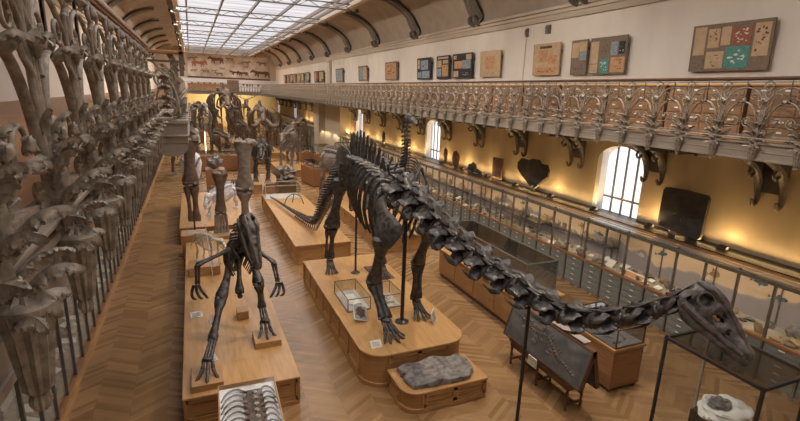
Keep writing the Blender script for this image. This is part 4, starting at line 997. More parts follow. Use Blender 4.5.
# hips and legs
for s in (-1,1):
    ap(MB().tube([(.78+s*.13,10.55,2.35),(.78+s*.15,10.9,2.48),(.78+s*.13,11.4,2.38)],[(.03,.12),(.04,.24),(.03,.12)],12,up=(0,0,1),sub=3),'hip_blade')
ap(bone((.78,10.9,2.2),(.72,10.35,1.45),.05,.12,.10,(1,0,0)).tube([(.72,10.25,1.42),(.72,10.6,1.38)],[.06,.05],8),'pubis_bone')
ap(bone((.78,11.2,2.2),(.74,11.8,1.45),.04,.10,.07,(1,0,0)),'ischium_bone')
for hip,kn,an,ft,d in (((.62,10.9,2.28),(.30,9.75,1.62),(.08,9.0,1.12),(-.02,8.62,.98),(-.1,-1,0)),((.98,10.9,2.28),(1.12,10.2,1.66),(1.16,10.1,1.15),(1.17,9.78,1.0),(0,-1,0))):
    hip,kn,an,ft=map(Vector,(hip,kn,an,ft))
    ap(bone(hip,kn,.075,.15,.13,(1,0,0),bow=.03),'thigh_bone'); ap(bone(kn,an,.06,.12,.10,(1,0,0)),'shin_bone'); ap(bone(kn+Vector((.07,.05,0)),an+Vector((.05,.03,0)),.02,.045,.035,(1,0,0)),'shin_bone')
    ap(MB().tube([an+Vector((-.04,0,0)),ft+Vector((-.05,0,0))],.035,8).tube([an,ft],.04,8).tube([an+Vector((.05,0,0)),ft+Vector((.06,0,0))],.035,8),'foot_bones')
    foot(ft,d,.46,.6,3,'bone',AL,'toes',h=ft.z-.735+.02)
# ---------------- generic four-legged skeleton
def quad(name,label,loc,rz,L,H,mat,headlen=.5,tusk=0,trunk_h=.0,neck=.3,taill=.4,group=None,ribn=12,bulk=1.0,upright=0,horn=0,robust=1.0):
    """local: faces -Y, feet at z=0; L=trunk length, H=back height"""
    e=empty(name,label,'skeleton',loc,rz,group)
    sh=(0,-L/2,H*.93); hp=(0,L/2,H*.95)
    hd=Vector((0,-L/2-neck,H*(.93+trunk_h)))
    r=L*.045*robust
    pts,ln=crv([hd,(0,-L/2-neck*.4,H*(.93+trunk_h*.4)),sh,(0,-L*.2,H*1.0),(0,L*.2,H*1.0),hp],20); m=MB()
    for k,(p,t) in enumerate(pts):
        q=k/19; m.add(*(lambda v:(v.v,v.f))(vertebra(ln/19*.9,r,L*.10*(1+math.sin(PI*q)*.3)*robust,L*.05,'back',k).xf(frame(p,-t))))
    m.build('spine',mat,e)
    m=MB(); tp,tn=crv([hp,(0,L/2+taill*.4,H*.85),(0,L/2+taill*.8,H*.5),(0,L/2+taill,H*.3)],14)
    m.tube([p for p,t in tp],[r*(1-k/15) for k in range(14)],6)
    for k in range(0,14,2): m.tube([tp[k][0],tp[k][0]+Vector((0,0,r*2.2*(1-k/15)))],r*.35,5)
    m.build('tail',mat,e)
    m=MB()
    for k in range(ribn):
        q=k/(ribn-1); y=-L*.42+L*.72*q; w=H*.17*bulk*(.65+.5*math.sin(PI*min(1,q*.8+.2))); D=H*(.46-.12*q)
        for s in (-1,1): m.tube([(s*r*.5,y,H*.97),(s*w*.8,y,H*.93),(s*w*1.1,y+.03,H*.93-D*.45),(s*w*.8,y+.06,H*.93-D*.85),(s*w*.35,y+.02,H*.93-D)],[(r*.32,r*.22)]*5,6,up=(0,1,0),sub=3)
    m.build('rib_cage',mat,e)
    for s in (-1,1):
        w=H*.13*bulk
        MB().tube([(s*w*.8,-L*.36,H*.98),(s*w,-L*.42,H*.80),(s*w,-L*.46,H*.62)],[(r*.3,r*1.8),(r*.3,r*1.3),(r*.5,r*.9)],10,up=(0,1,0),sub=3).build('shoulder_blade',mat,e)
        MB().tube([(s*w*.6,L*.36,H*.98),(s*w,L*.42,H*.88),(s*w*.8,L*.5,H*.78)],[(r*.4,r*1.6),(r*.4,r*1.9),(r*.4,r*.8)],10,up=(0,1,0),sub=3).build('hip_blade',mat,e)
        for yy,top,kb in ((-L*.46,.62,.04),(L*.42,.72,-.06)):
            a=Vector((s*w,yy,H*top)); k_=Vector((s*w,yy+kb*H+.0,H*.36)); f_=Vector((s*w,yy-kb*H*.3,H*.07+r*.25))
            l=bone(a,k_,r*.7,r*1.35,r*1.2,(1,0,0)); l2=bone(k_,f_,r*.5,r*1.1,r*.9,(1,0,0)); l.add(l2.v,l2.f); l3=bone(k_+Vector((s*r*.9,r*.5,0)),f_+Vector((s*r*.7,0,0)),r*.3,r*.5,r*.45,(1,0,0)); l.add(l3.v,l3.f)
            for i in range(4): l.tube([f_+Vector((r*(i-1.5)*.5,0,0)),f_+Vector((r*(i-1.5)*.75,-r*1.4,-H*.05)),f_+Vector((r*(i-1.5)*.85,-r*2.2,-H*.068))],[r*.35,r*.3,r*.2],6)
            l.build('leg',mat,e)
    hl=headlen; m=MB()
    m.blob(hd+Vector((0,-hl*.25,0)),(hl*.30,hl*.40,hl*.36),.12,2,18,14)
    m.tube([hd+Vector((0,-hl*.3,0)),hd+Vector((0,-hl*.75,-hl*.35)),hd+Vector((0,-hl*1.0,-hl*.6))],[(hl*.26,hl*.26),(hl*.17,hl*.17),(hl*.12,hl*.09)],12,sub=3)
    for s in (-1,1): m.dent(hd+Vector((s*hl*.26,-hl*.42,-hl*.05)),hl*.14,hl*.14,(-s,0,0))
    m.build('skull',mat,e)
    MB().tube([hd+Vector((hl*.2,-hl*.1,-hl*.35)),hd+Vector((hl*.16,-hl*.45,-hl*.62)),hd+Vector((0,-hl*.85,-hl*.85)),hd+Vector((-hl*.16,-hl*.45,-hl*.62)),hd+Vector((-hl*.2,-hl*.1,-hl*.35))],[hl*.07,hl*.09,hl*.07,hl*.09,hl*.07],8,sub=4).build('lower_jaw',mat,e)
    if tusk:
        for s in (-1,1):
            b=hd+Vector((s*hl*.2,-hl*.8,-hl*.5))
            MB().tube([b,b+Vector((s*tusk*.25,-tusk*.3,-tusk*.25)),b+Vector((s*tusk*.5,-tusk*.7,-tusk*.15)),b+Vector((s*tusk*.45,-tusk*.95,tusk*.3)),b+Vector((s*tusk*.1,-tusk*.9,tusk*.6))],[.075*tusk+.02,.075*tusk+.02,.06*tusk+.015,.045*tusk,.01],10,sub=5).build('tusk','bonebrown',e)
    if horn:
        for s in (-1,1):
            b=hd+Vector((s*hl*.15,-hl*.2,hl*.25)); mm=MB(); mm.tube([b,b+Vector((s*horn*.5,.05,horn*.2)),b+Vector((s*horn,-.05,horn*.55))],[hl*.06,hl*.05,hl*.02],7,sub=4)
            for i in range(4):
                c=b+Vector((s*horn*(.3+.22*i),0,horn*(.12+.12*i))); mm.tube([c,c+Vector((s*horn*.08,-.05,horn*.3))],[hl*.035,.01],5)
            mm.build('antler',mat,e)
    return e
# ================= platforms
def rrect(x0,x1,y0,y1,r,corners=(1,1,1,1),n=8):
    """corners: x0y0,x1y0,x1y1,x0y1"""
    out=[]
    for (cx,cy,a0,on,px,py) in ((x0+r,y0+r,PI,corners[0],x0,y0),(x1-r,y0+r,1.5*PI,corners[1],x1,y0),(x1-r,y1-r,0,corners[2],x1,y1),(x0+r,y1-r,.5*PI,corners[3],x0,y1)):
        if on: out+=[(cx+r*math.cos(a0+i*PI/2/n),cy+r*math.sin(a0+i*PI/2/n)) for i in range(n+1)]
        else: out.append((px,py))
    return out
def platform(label,x0,x1,y0,y1,h,r=.01,corners=(0,0,0,0),pan=.75,mat='oak',rz=0,name='display_platform',cat='platform',group=None):
    cx,cy=(x0+x1)/2,(y0+y1)/2; X0,X1,Y0,Y1=x0-cx,x1-cx,y0-cy,y1-cy
    e=empty(name,label,cat,(cx,cy,0),rz,group)
    MB().prism(rrect(X0+.05,X1-.05,Y0+.05,Y1-.05,max(.01,r-.05),corners),.02,h-.05).build('body',mat,e,ang=30)
    MB().prism(rrect(X0,X1,Y0,Y1,r,corners),h-.05,h).build('top','oaktop',e,ang=30,bevel=.012)
    MB().prism(rrect(X0+.015,X1-.015,Y0+.015,Y1-.015,max(.01,r-.015),corners),0,.09).build('skirting',mat,e,ang=30,bevel=.01)
    fr=MB(); 
    def side(a,b,nrm):
        a=Vector((*a,0));b=Vector((*b,0));d=b-a;n=max(1,round(d.length/pan)); nv=Vector((*nrm,0))
        for i in range(n+1):
            p=a+d*i/n; q=p+nv*.012; fr.bar(q+Vector((0,0,.09)),q+Vector((0,0,h-.05)),.09,.03,up=tuple(nv))
        for z in (.13,h-.09): fr.bar(a+nv*.012+Vector((0,0,z)),b+nv*.012+Vector((0,0,z)),.03,.08)
        for i in range(n):
            p=a+d*(i+.14)/n;q=a+d*(i+.86)/n
            for z0,z1 in((.21,.225),(h-.165,h-.15)): fr.bar(p+nv*.006+Vector((0,0,z0)),q+nv*.006+Vector((0,0,z0)),.02,.015)
    g_=r if any(corners) else 0
    side((X0+.05,Y0+.05+(r if corners[0] else 0)),(X0+.05,Y1-.05),(-1,0)); side((X1-.05,Y0+.05+(r if corners[1] else 0)),(X1-.05,Y1-.05),(1,0))
    side((X0+.05+(r if corners[0] else 0),Y0+.05),(X1-.05-(r if corners[1] else 0),Y0+.05),(0,-1)); side((X0+.05,Y1-.05),(X1-.05,Y1-.05),(0,1))
    fr.build('panel_frames',mat,e,smooth_=False)
    return e
platform('long oak platform with rounded front corners and panelled sides, under the long-necked skeleton',2.86,5.28,7.92,13.85,.75,.5,(1,1,0,0),.8)
platform('wide plain oak platform with a light top, under the black meat-eating skeleton',-.48,1.58,8.02,17.3,.6,pan=1.1)
e=platform('low panelled oak box carrying the grey stone slab, in front of the rounded platform',3.30,5.10,6.92,7.88,.45,.35,(1,0,0,0),.6,name='display_box',cat='plinth')
platform('long panelled oak platform further back, holding the long tail tip and a glass box',2.95,4.95,15.5,24.2,.7,pan=1.0)
platform('distant oak platform at left with the lilac-white skeleton lying on it',-.72,2.15,19.0,25.6,.66,pan=1.2)
platform('low oak platform behind the belly of the long-necked skeleton, right of the tail platform',6.2,8.3,15.8,25.4,.62,pan=1.0)
# stone slab
mb=MB(); nn=40; top=[];
def sl_r(a): return 1+.16*noise.noise(Vector((math.cos(a)*1.6,math.sin(a)*1.6,3)))+.10*noise.noise(Vector((math.cos(a)*5,math.sin(a)*5,1)))
rings=[]
for rr_,z in ((1,.0),(1.02,.05),(1,.09),(.97,.115),(.88,.12),(.75,.125),(.6,.125),(.45,.13),(.3,.13),(.15,.13),(.02,.13)):
    ring=[]
    for j in range(48):
        a=2*PI*j/48; c,s_=math.cos(a),math.sin(a); k=rr_*sl_r(a)/max(abs(c)**4+abs(s_)**4,.25)**.25*.93
        x,y=c*.80*k,s_*.42*k; ring.append(Vector((x,y,z+(.05*noise.noise(Vector((x*4,y*4,0)))+.03*noise.noise(Vector((x*13,y*13,2))))*(z>.1))))
    rings.append(ring)
mb.loft(rings).jitter(.015,7)
thing(mb,'fossil_stone_slab','stone','rough grey fossil stone slab lying on the low oak box','fossil',loc=(4.20,7.42,.45),ang=25)
# small oak blocks under the predator's feet
g='small oak foot blocks'
thing(B(-.27,.27,-.36,.30,0,.13),'foot_block','oak','square oak block under the forward left foot of the meat-eating skeleton','block',loc=(-.05,8.50,.6),smooth_=False,bevel=.008)
thing(B(-.27,.27,-.33,.27,0,.14),'foot_block','oak','square oak block under the right foot of the meat-eating skeleton','block',loc=(1.17,9.60,.6),smooth_=False,bevel=.008)
thing(B(-.13,.13,-.16,.16,0,.2),'tail_block','oak','small oak cube behind the legs of the meat-eating skeleton','block',loc=(.80,10.9,.6),smooth_=False,bevel=.008)
# cards and little cases on the platforms
def card(label,loc,w,h,rz=0,tilt=.5,mat='label',pic=None,name='text_card'):
    e=empty(name,label,'card' if name=='text_card' else 'picture',loc,rz)
    rot=Matrix.Rotation(-tilt,4,'X')
    MB().box(-w/2,w/2,-.006,.006,0,h).xf(rot).build('sheet',mat,e,smooth_=False)
    m=MB()
    for i in range(4): m.box(-w*.36,w*(.36-.1*(i%2)),-.009,-.006,h*(.22+.16*i),h*(.26+.16*i))
    if pic: m=MB().box(-w*.38,w*.38,-.009,-.006,h*.15,h*.85)
    m.xf(rot).build('print',pic or 'ink',e,smooth_=False)
    MB().box(-.02,.02,math.sin(tilt)*h*.0,math.sin(tilt)*h+.05,0,.012).build('foot','steel',e,smooth_=False)
    return e
card('white text card at the front edge of the rounded oak platform',(3.22,8.25,.75),.24,.17,0,.9)
card('tilted white picture panel at the front right of the rounded oak platform',(4.88,8.85,.75),.30,.30,.9,.25,pic='bluegrey',name='picture_panel')
card('white card lying behind the left claw foot on the predator platform',(-.20,11.2,.6),.26,.20,.1,1.2)
card('white card stuck beside the forward left foot of the predator skeleton',(.06,8.83,.75),.22,.18,.4,1.0)
card('pale tilted panel leaning by the left shin of the predator skeleton',(.22,10.1,.6),.3,.5,1.3,.3,mat='linen',name='picture_panel')
def glassbox(name,label,x0,x1,y0,y1,z0,z1,fr='steel',w=.018,base=None,cat='glass box',rz=0,gl='glass'):
    cx,cy=(x0+x1)/2,(y0+y1)/2; e=empty(name,label,cat,(cx,cy,z0),rz); a,b,c,d,h=x0-cx,x1-cx,y0-cy,y1-cy,z1-z0
    m=MB()
    for x in (a,b):
        for y in (c,d): m.box(x-w/2,x+w/2,y-w/2,y+w/2,0,h)
    for z in ((0,h) if base is None else (0.0,h)):
        for x in (a,b): m.box(x-w/2,x+w/2,c,d,z-w/2,z+w/2)
        for y in (c,d): m.box(a,b,y-w/2,y+w/2,z-w/2,z+w/2)
    m.build('frame',fr,e,smooth_=False)
    for k,q in enumerate(((a+.003,a+.008,c,d,.01,h-.01),(b-.008,b-.003,c,d,.01,h-.01),(a,b,c+.003,c+.008,.01,h-.01),(a,b,d-.008,d-.003,.01,h-.01),(a,b,c,d,h-.008,h-.003))):
        B(*q).build('glass_pane',gl,e,smooth_=False)
    if base: B(a+.01,b-.01,c+.01,d-.01,.004,.02).build('lining',base,e,smooth_=False)
    return e
glassbox('small_glass_case','small glass box with papers inside, at the left edge of the rounded oak platform',3.13,3.70,10.0,11.2,.76,1.08,base='linen')
glassbox('small_glass_case','small glass box with white bones, between the front legs of the long-necked skeleton',4.02,4.50,9.9,10.75,.76,1.10,base='linen')
thing(B(-.16,.16,-.3,.3,0,.02),'white_paper','label','white sheet inside the left glass box on the rounded platform','paper',loc=(3.42,10.6,.785),smooth_=False)
g='white bones in the small glass box'
for k in range(4):
    a=k*.9; thing(MB().tube([(-.12,0,.03),(0,.01,.03),(.12,0,.03)],[.035,.018,.035],8,sub=2).xf(Matrix.Rotation(a,4,'Z')),'small_bone','bonepale','short white bone inside the glass box between the front legs','bone',g,loc=(4.26,10.12+.14*k,.785))
e=empty('framed_photograph','square framed photograph tilted on a stand near the front left leg of the long-necked skeleton','picture',(3.28,9.55,.75),.55)
rot=Matrix.Translation((0,0,.18))@Matrix.Rotation(-.75,4,'X')@Matrix.Rotation(.55,4,'Y')
MB().box(-.19,.19,-.012,.012,-.19,.19).xf(rot).build('frame','label',e,smooth_=False); MB().box(-.165,.165,-.02,-.012,-.165,.165).xf(rot).build('sheet','bluegrey',e,smooth_=False)
MB().blob((0,-.02,0),(.11,.006,.12),.6,3,12,8).xf(rot).build('printed_bone','ink',e); MB().tube([(0,.05,.12),(0,.08,.0)],.012,6).tube([(-.1,.05,.0),(.1,.05,0)],.01,6).build('stand','steel',e)
thing(B(-.28,.28,-.55,.55,0,.03),'dark_board','walnut','dark board lying under the far hind foot of the long-necked skeleton','board',loc=(4.75,12.2,.75),smooth_=False,bevel=.005)
glassbox('glass_box','long low glass box on the back platform, beside the tip of the long tail',3.0,4.7,22.9,24.0,.7,1.35,base='linen',fr='rail',w=.03)
e=empty('tripod_stand','thin black wire stand straddling the tail tip on the back platform','stand',(4.1,21.6,.7))
MB().tube([(-.45,0,0),(-.3,0,.35),(0,0,.5),(.3,0,.35),(.45,0,0)],.02,6,sub=4).tube([(0,.4,0),(0,0,.5)],.02,6).build('legs','black',e)
g=None
# ================= right foreground furniture
# long vitrine
e=empty('long_vitrine','long oak display counter with a glass top box, right of the dinosaur platform','vitrine',(8.05,11.0,0))
def L_(m,name,mat,**k): return wp(m,name,mat,e,**k)
L_(B(7.28,8.55,8.75,13.15,.12,.92),'body','oak',smooth_=False); L_(B(7.22,8.60,8.70,13.2,.92,.98),'top','oaktop',smooth_=False,bevel=.01); L_(B(7.32,8.5,8.8,13.1,0,.12),'plinth','walnut',smooth_=False)
for k in range(4): L_(B(7.265,7.282,8.85+1.08*k,9.83+1.08*k,.2,.84),'door','oak',smooth_=False,bevel=.006)
glassbox('glass_hood','large clear glass hood standing on the long oak counter behind the neck',7.45,8.40,8.9,13.0,.98,1.86,w=.03,base='linen',gl='glassgrey')
g='pale papers under the glass hood'
for k in range(7): thing(B(-.2,.2,-.14,.14,0,.012),'pale_paper','label','pale sheet lying under the large glass hood','paper',g,loc=(7.9+.1*(k%2),9.2+.52*k,1.002),smooth_=False)
# small vitrine cabinet
e=empty('vitrine_cabinet','oak cabinet on small feet under a glass case, right of the leaning fossil slabs','cabinet',(8.0,6.75,0),-.02)
B(-.42,.40,-.62,.62,.08,.94).build('body','oakdark',e,smooth_=False,bevel=.006); B(-.45,.43,-.65,.65,.94,1.0).build('top','oak',e,smooth_=False,bevel=.01)
for x in (-.36,.34):
    for y in (-.55,.55): MB().lathe([(.03,0),(.045,.03),(.035,.085)],10,(x,y,0)).build('foot','walnut',e)
B(-.36,.34,-.633,-.618,.16,.88).build('door','oakdark',e,smooth_=False,bevel=.006)
glassbox('glass_case','glass case with thin brown frame on the oak cabinet, under the dinosaur throat',7.6,8.38,6.15,7.35,1.0,1.42,fr='walnut',w=.022,base='linen',gl='glassgrey')
g='small pale bones in the glass case on the oak cabinet'
for k in range(8): thing(MB().tube([(-.1,0,.02),(0,0,.02),(.1,.01,.02)],[.03,.014,.026],7,sub=2).xf(Matrix.Rotation(k*1.1,4,'Z')),'small_bone','bonepale','small pale bone in the glass case on the oak cabinet','bone',g,loc=(7.8+.3*(k%2),6.3+.13*k,1.025))
# table with turned legs and leaning slabs
e=empty('turned_leg_table','dark wooden table with turned legs and a low stretcher, under the leaning fossil slabs','table',(6.5,6.9,0))
tl_=B(-.24,.24,-.95,.95,.55,.61); tl_.build('table_top','walnut',e,smooth_=False,bevel=.008)
B(-.21,.21,-.92,.92,.45,.55).build('apron','walnut',e,smooth_=False)
prof_=[(.022,0),(.035,.03),(.022,.06),(.03,.10),(.03,.17),(.018,.19),(.034,.24),(.024,.34),(.034,.40),(.02,.43),(.032,.45),(.032,.55)]
for y in (-.88,0,.88):
    for x in (-.19,.19): MB().lathe(prof_,12,(x,y,0)).build('leg','walnut',e)
m=MB().box(-.02,.02,-.88,.88,.12,.16)
for y in (-.88,0,.88): m.box(-.19,.19,y-.02,y+.02,.115,.155)
m.build('stretcher','walnut',e,smooth_=False)
def slab(label,x,lean,seed,y0=5.72,y1=8.05):
    e=empty('fossil_slab',label,'fossil slab',(x,(y0+y1)/2,.61)); w=(y1-y0)/2; H=.80
    rot=Matrix.Rotation(lean,4,'Y')
    MB().box(-.035,.035,-w,w,0,H).xf(rot).build('slab','slate',e,smooth_=False,bevel=.006)
    f=MB().box(-.045,.045,-w-.03,-w,0,H).box(-.045,.045,w,w+.03,0,H).box(-.045,.045,-w-.03,w+.03,-.0,.03).box(-.045,.05,-w-.03,w+.03,H,H+.03).xf(rot).build('frame','walnut',e,smooth_=False)
    m=MB(); rnd=random.Random(seed); c=crv([(-.04,w*.75,.62),(-.04,w*.3,.50),(-.04,-w*.05,.55),(-.04,-w*.35,.35),(-.04,-w*.8,.2)],26)[0]
    for k,(p,t) in enumerate(c):
        m.blob(p,(.012,.035,.03),.3,3,8,6,seed=k)
        if 5<k<20:
            for s in (-1,1): m.tube([p,p+Vector((0,.03,s*.07)),p+Vector((0,-.03,s*.15))],[.009,.008,.005],5,sub=2)
    for k in range(14): m.blob((-.036,rnd.uniform(-w*.5,w*.6),rnd.uniform(.25,.65)),(.012,rnd.uniform(.03,.1),rnd.uniform(.02,.06)),.4,3,8,6,seed=k)
    m.xf(rot).build('fossil_relief','bonegrey',e)
slab('framed grey slate slab with a pale fish-like fossil, leaning on the turned-leg table',6.30,.28,3)
slab('brown-backed framed slab leaning the other way, behind the grey fossil slate on the table',6.72,-.25,5)
thing(B(-.012,.012,-.13,.13,0,.2),'white_label','label','white card hanging under the grey fossil slate on the turned-leg table','card',loc=(6.24,7.0,.42),smooth_=False)
thing(B(-.12,.05,-.45,.45,0,.012),'slab_glint_strip','rail','pale strip standing in for the window reflection atop the leaning slabs','strip',loc=(6.62,6.4,1.45),smooth_=False)  # window reflection on the slabs modelled as a pale strip
# near right glass case on black legs
e=empty('glass_table_case','large glass case with black metal frame in the lower right corner, over the plaster-jacketed fossil','glass case',(7.77,4.1,0),-.02)
zt=2.0;m=MB()
for x in (-.56,.56):
    for y in (-.78,.78): B(x-.022,x+.022,y-.022,y+.022,0,zt).build('post','black' if y<0 or x<0 else 'rail',e,smooth_=False)
m=MB()
for x in (-.56,.56): m.box(x-.025,x+.025,-.80,.80,zt-.03,zt+.02)
for y in (-.78,.78): m.box(-.58,.58,y-.025,y+.025,zt-.03,zt+.02)
m.build('top_frame','black',e,smooth_=False)
B(-.55,.55,-.77,.77,zt+.0,zt+.008).build('glass_top','glassgrey',e,smooth_=False)
for q in ((-.56,-.552,-.77,.77),(.552,.56,-.77,.77),(-.55,.55,-.78,-.772),(-.55,.55,.772,.78)): B(*q,.03,zt-.02).build('glass_pane','glass',e,smooth_=False)
B(-.56,.56,-.80,-.76,.0,.03).build('floor_bar','black',e,smooth_=False)
thing(B(-.30,.34,-.32,.34,0,.90),'black_plinth','black','black block under the plaster-jacketed fossil in the lower right glass case','plinth',loc=(7.72,4.05,0),smooth_=False,bevel=.01)
e=empty('plaster_jacket_fossil','dark fossil bone set in a thick white plaster jacket, in the lower right glass case','fossil',(7.74,4.02,.90))
j=MB().blob((0,0,.12),(.40,.36,.16),.18,2,30,18,seed=5); j.dent((-.05,.08,.30),.22,.12,(0,0,-1)); j.build('plaster_jacket','plasterjacket',e)
MB().blob((-.06,.08,.22),(.17,.15,.07),.3,3,22,14,seed=2).build('fossil_bone','stone',e,ang=25)
# bottom glass case with ribs
e=empty('rib_fossil_case','glass-topped case showing dark curved ribs on white, at the bottom edge before the predator platform','display case',(.54,6.86,0),-.03)
B(-.44,.44,-.78,.72,0,.90).build('body','oakdark',e,smooth_=False)
m=MB()
for x in (-.46,.45): m.box(x,x+.02,-.8,.74,.90,1.0)
for y in (-.8,.72): m.box(-.46,.47,y,y+.02,.90,1.0)
m.build('frame','oak',e,smooth_=False); B(-.44,.45,-.78,.72,.90,.92).build('lining','white',e,smooth_=False)  # white lining stands in for the skylight mirrored in the glass
B(-.08,.24,-.78,.55,.92,.935).build('matrix_slab','bonebrown',e,smooth_=False)
m=MB()
for k in range(9):
    y=.50-.15*k
    m.tube([(-.02,y,.94),(-.18,y+.08,.965),(-.33,y+.02,.955),(-.42,y-.16,.94)],[.018,.020,.016,.012],7,sub=4)
    m.tube([(.2,y,.94),(.29,y+.05,.96),(.38,y-.02,.955),(.43,y-.15,.94)],[.018,.018,.014,.010],7,sub=4)
m.build('rib','ink',e)
m=MB()
for k in range(8): m.blob((.11,.45-.16*k,.95),(.04,.035,.025),.3,3,10,7,seed=k)
m.build('backbone','bonepale',e); B(-.45,.46,-.79,.73,.995,1.0).build('glass_top','glass',e,smooth_=False)
# ================= middle distance: casts on plinths
def plinth(label,x,y,w,d,h,mat='oak'):
    e=empty('plinth',label,'plinth',(x,y,0)); B(-w/2,w/2,-d/2,d/2,0,h-.04).build('body',mat,e,smooth_=False); B(-w/2-.02,w/2+.02,-d/2-.02,d/2+.02,h-.04,h).build('top','oaktop',e,smooth_=False,bevel=.01)
plinth('oak plinth under the leftmost tall leg-bone cast',-.22,17.75,.78,.7,.82)
plinth('oak plinth under the middle tall leg-bone cast',.72,17.75,.80,.7,.72)
plinth('oak plinth hidden behind the predator skull, under the largest thigh-bone cast',1.62,18.0,.7,.7,.95)
e=empty('leg_bone_cast','leftmost tall brown leg-bone cast: upper bone over two forearm bones on a rod','bone cast',(-.2,17.75,.82))
bone((.05,0,3.35),(.0,0,1.75),.17,.33,.27,(1,0,0),.6).build('upper_bone','bonebrown',e)
m=bone((-.13,0,1.68),(-.06,0,.42),.06,.12,.11,(1,0,0)); b2=bone((.10,0,1.68),(.12,0,.42),.085,.16,.15,(1,0,0)); m.add(b2.v,b2.f); m.build('forearm_bones','bonebrown',e)
MB().tube([(.03,0,0),(.03,0,.5)],.03,8).build('rod','black',e); B(-.22,.22,-.3,-.29,.02,.16).build('text_card','label',e,smooth_=False)
e=empty('leg_bone_cast','middle tall brown leg-bone cast with a column of foot bones at its base','bone cast',(.72,17.75,.72))
bone((.05,0,2.25),(-.0,0,.72),.13,.27,.20,(1,0,0),.6).build('long_bone','bonebrown',e)
m=MB()
for k in range(5): m.tube([(-.16+.08*k,-.05,.70),(-.2+.10*k,-.10,.3),(-.22+.11*k,-.14,.04)],[.06,.04,.06],8,sub=3)
m.build('foot_bones','bonegrey',e)
e=empty('leg_bone_cast','largest grey thigh and shin bone cast rising behind the predator skull','bone cast',(1.62,18.0,.95))
m=bone((.02,0,3.10),(.0,0,1.28),.20,.34,.33,(1,0,0),.6,n=14); m.blob((.25,0,3.0),(.28,.18,.14),.15,2,14,10); m.build('thigh_bone','bonegrey',e)
m=bone((-.03,0,1.22),(-.02,0,.05),.13,.28,.2,(1,0,0),.6); m.build('shin_bone','bonegrey',e)
# pale small skeleton behind the predator
thing(B(-.42,.42,-.35,.35,0,.28),'oak_box','oak','low oak box with pale bones behind the left arm of the predator','box',loc=(.05,14.2,.6),smooth_=False,bevel=.01)
quad('small_pale_skeleton','small pale greenish skeleton behind the left arm of the predator skeleton',(.15,14.2,.88),.6,.8,.85,'bonepale',.25,neck=.2,taill=.4,ribn=10,robust=.9)
thing(MB().tube([(0,0,0),(-.12,-.1,1.75)],.012,6),'white_rod','white','thin white rod slanting up beside the small pale skeleton','rod',loc=(.25,13.3,.6))
# lilac white skeleton lying on the far left platform
quad('lilac_skeleton','lilac-white cast skeleton crouching on the distant left platform, between the tall bone casts',(1.0,21.3,.66),-.45,1.6,1.0,'bonelilac',.5,neck=.5,taill=1.6,bulk=2.2,ribn=12)
quad('low_brown_skeleton','low brown reptile skeleton on the right of the lilac-white one, on the distant left platform',(1.4,24.4,.66),-.9,1.2,.6,'bonebrown',.3,neck=.3,taill=1.0,bulk=1.6,ribn=8)
e=empty('cast_torso','pale blue-grey cast with two dark straps, standing left above the lilac skeleton','cast',(-.2,24.9,.66))
MB().lathe([(.18,0),(.22,.5),(.42,1.1),(.50,1.6),(.40,2.0),(.2,2.2)],20).xf(Matrix.Scale(.6,4,(0,1,0))).jitter(.04,3).build('body','bonelilac',e)
MB().tube([(-.4,-.25,1.9),(-.15,-.34,1.4),(0,-.32,1.2),(.15,-.34,1.4),(.4,-.25,1.9)],.05,8,sub=3).tube([(0,-.30,1.2),(0,-.2,.6)],.05,8).build('strap','stone',e)
e=empty('bust_plinth','brown wooden plinth with a dark carved lump on top, right of the blue-grey cast','plinth',(1.0,28.5,0))
B(-.5,.5,-.5,.5,0,1.4).build('body','oakdark',e,smooth_=False)
thing(MB().blob((0,0,.38),(.4,.35,.32),.3,2,18,12),'dark_skull','stone','round dark skull on the brown plinth in the left middle distance','skull',loc=(1.0,28.5,1.4))
# tall framework of bones next to the left edge
quad('grey_standing_skeleton','grey skeleton standing at the far left beside the balcony bracket',(-.6,34,.0),.3,2.6,3.3,'bonegrey',.9,neck=.8,bulk=1.1)
quad('dark_horned_skeleton','dark shaggy-looking skeleton facing the camera, right of the largest thigh-bone cast',(3.7,29.5,.55),-.15,2.0,2.2,'bone',.75,neck=.35,bulk=1.2,ribn=14,robust=1.3)
platform('narrow oak base under the dark shaggy-looking skeleton',2.9,4.7,27.6,31.2,.55,pan=1.2)
e=empty('skull_on_stand','large grey-brown skull with spread bones on a stand behind the glass box','skull',(4.55,26.2,.0))
B(-.5,.5,-.4,.4,0,.9).build('stand','walnut',e,smooth_=False)
m=MB().blob((0,0,1.35),(.55,.45,.38),.35,2.5,24,16,seed=3); m.dent((-.3,-.35,1.45),.16,.2,(0,1,0)); m.dent((.3,-.35,1.45),.16,.2,(0,1,0)); m.build('skull','bonegrey',e)
MB().tube([(-.5,-.3,1.1),(0,-.6,1.0),(.5,-.3,1.1)],.09,8,sub=3).build('lower_jaw','bonebrown',e)
quad('greyish_skeleton','mid-sized greyish-brown skeleton behind the skull on a stand',(6.3,34.5,.5),-.4,2.4,2.5,'bonegrey',.6,neck=.6,bulk=1.1)
quad('pale_hump_skeleton','pale grey skeleton just left of the long-necked skeleton\'s hips',(6.6,23.5,.62),.2,2.2,2.2,'bonegrey',.6,neck=.3,bulk=1.2,ribn=14)
quad('tusked_skeleton','dark elephant skeleton with big curled tusks under the gallery corner',(5.6,44.5,.5),-.05,3.2,3.7,'bonebrown',1.2,tusk=1.9,neck=.5,bulk=1.4,robust=1.2)
quad('elephant_skeleton','large brown elephant skeleton facing the camera in front of the far yellow wall',(3.0,53,.5),.05,3.8,5.0,'bonebrown',1.6,tusk=1.4,neck=.5,bulk=1.5,robust=1.2)
quad('deer_skeleton','antlered brown deer skeleton by the far yellow wall, right of the large elephant skeleton',(6.0,62,.6),0,2.2,3.2,'bonebrown',.8,neck=.9,trunk_h=.25,horn=1.6,bulk=1.0)
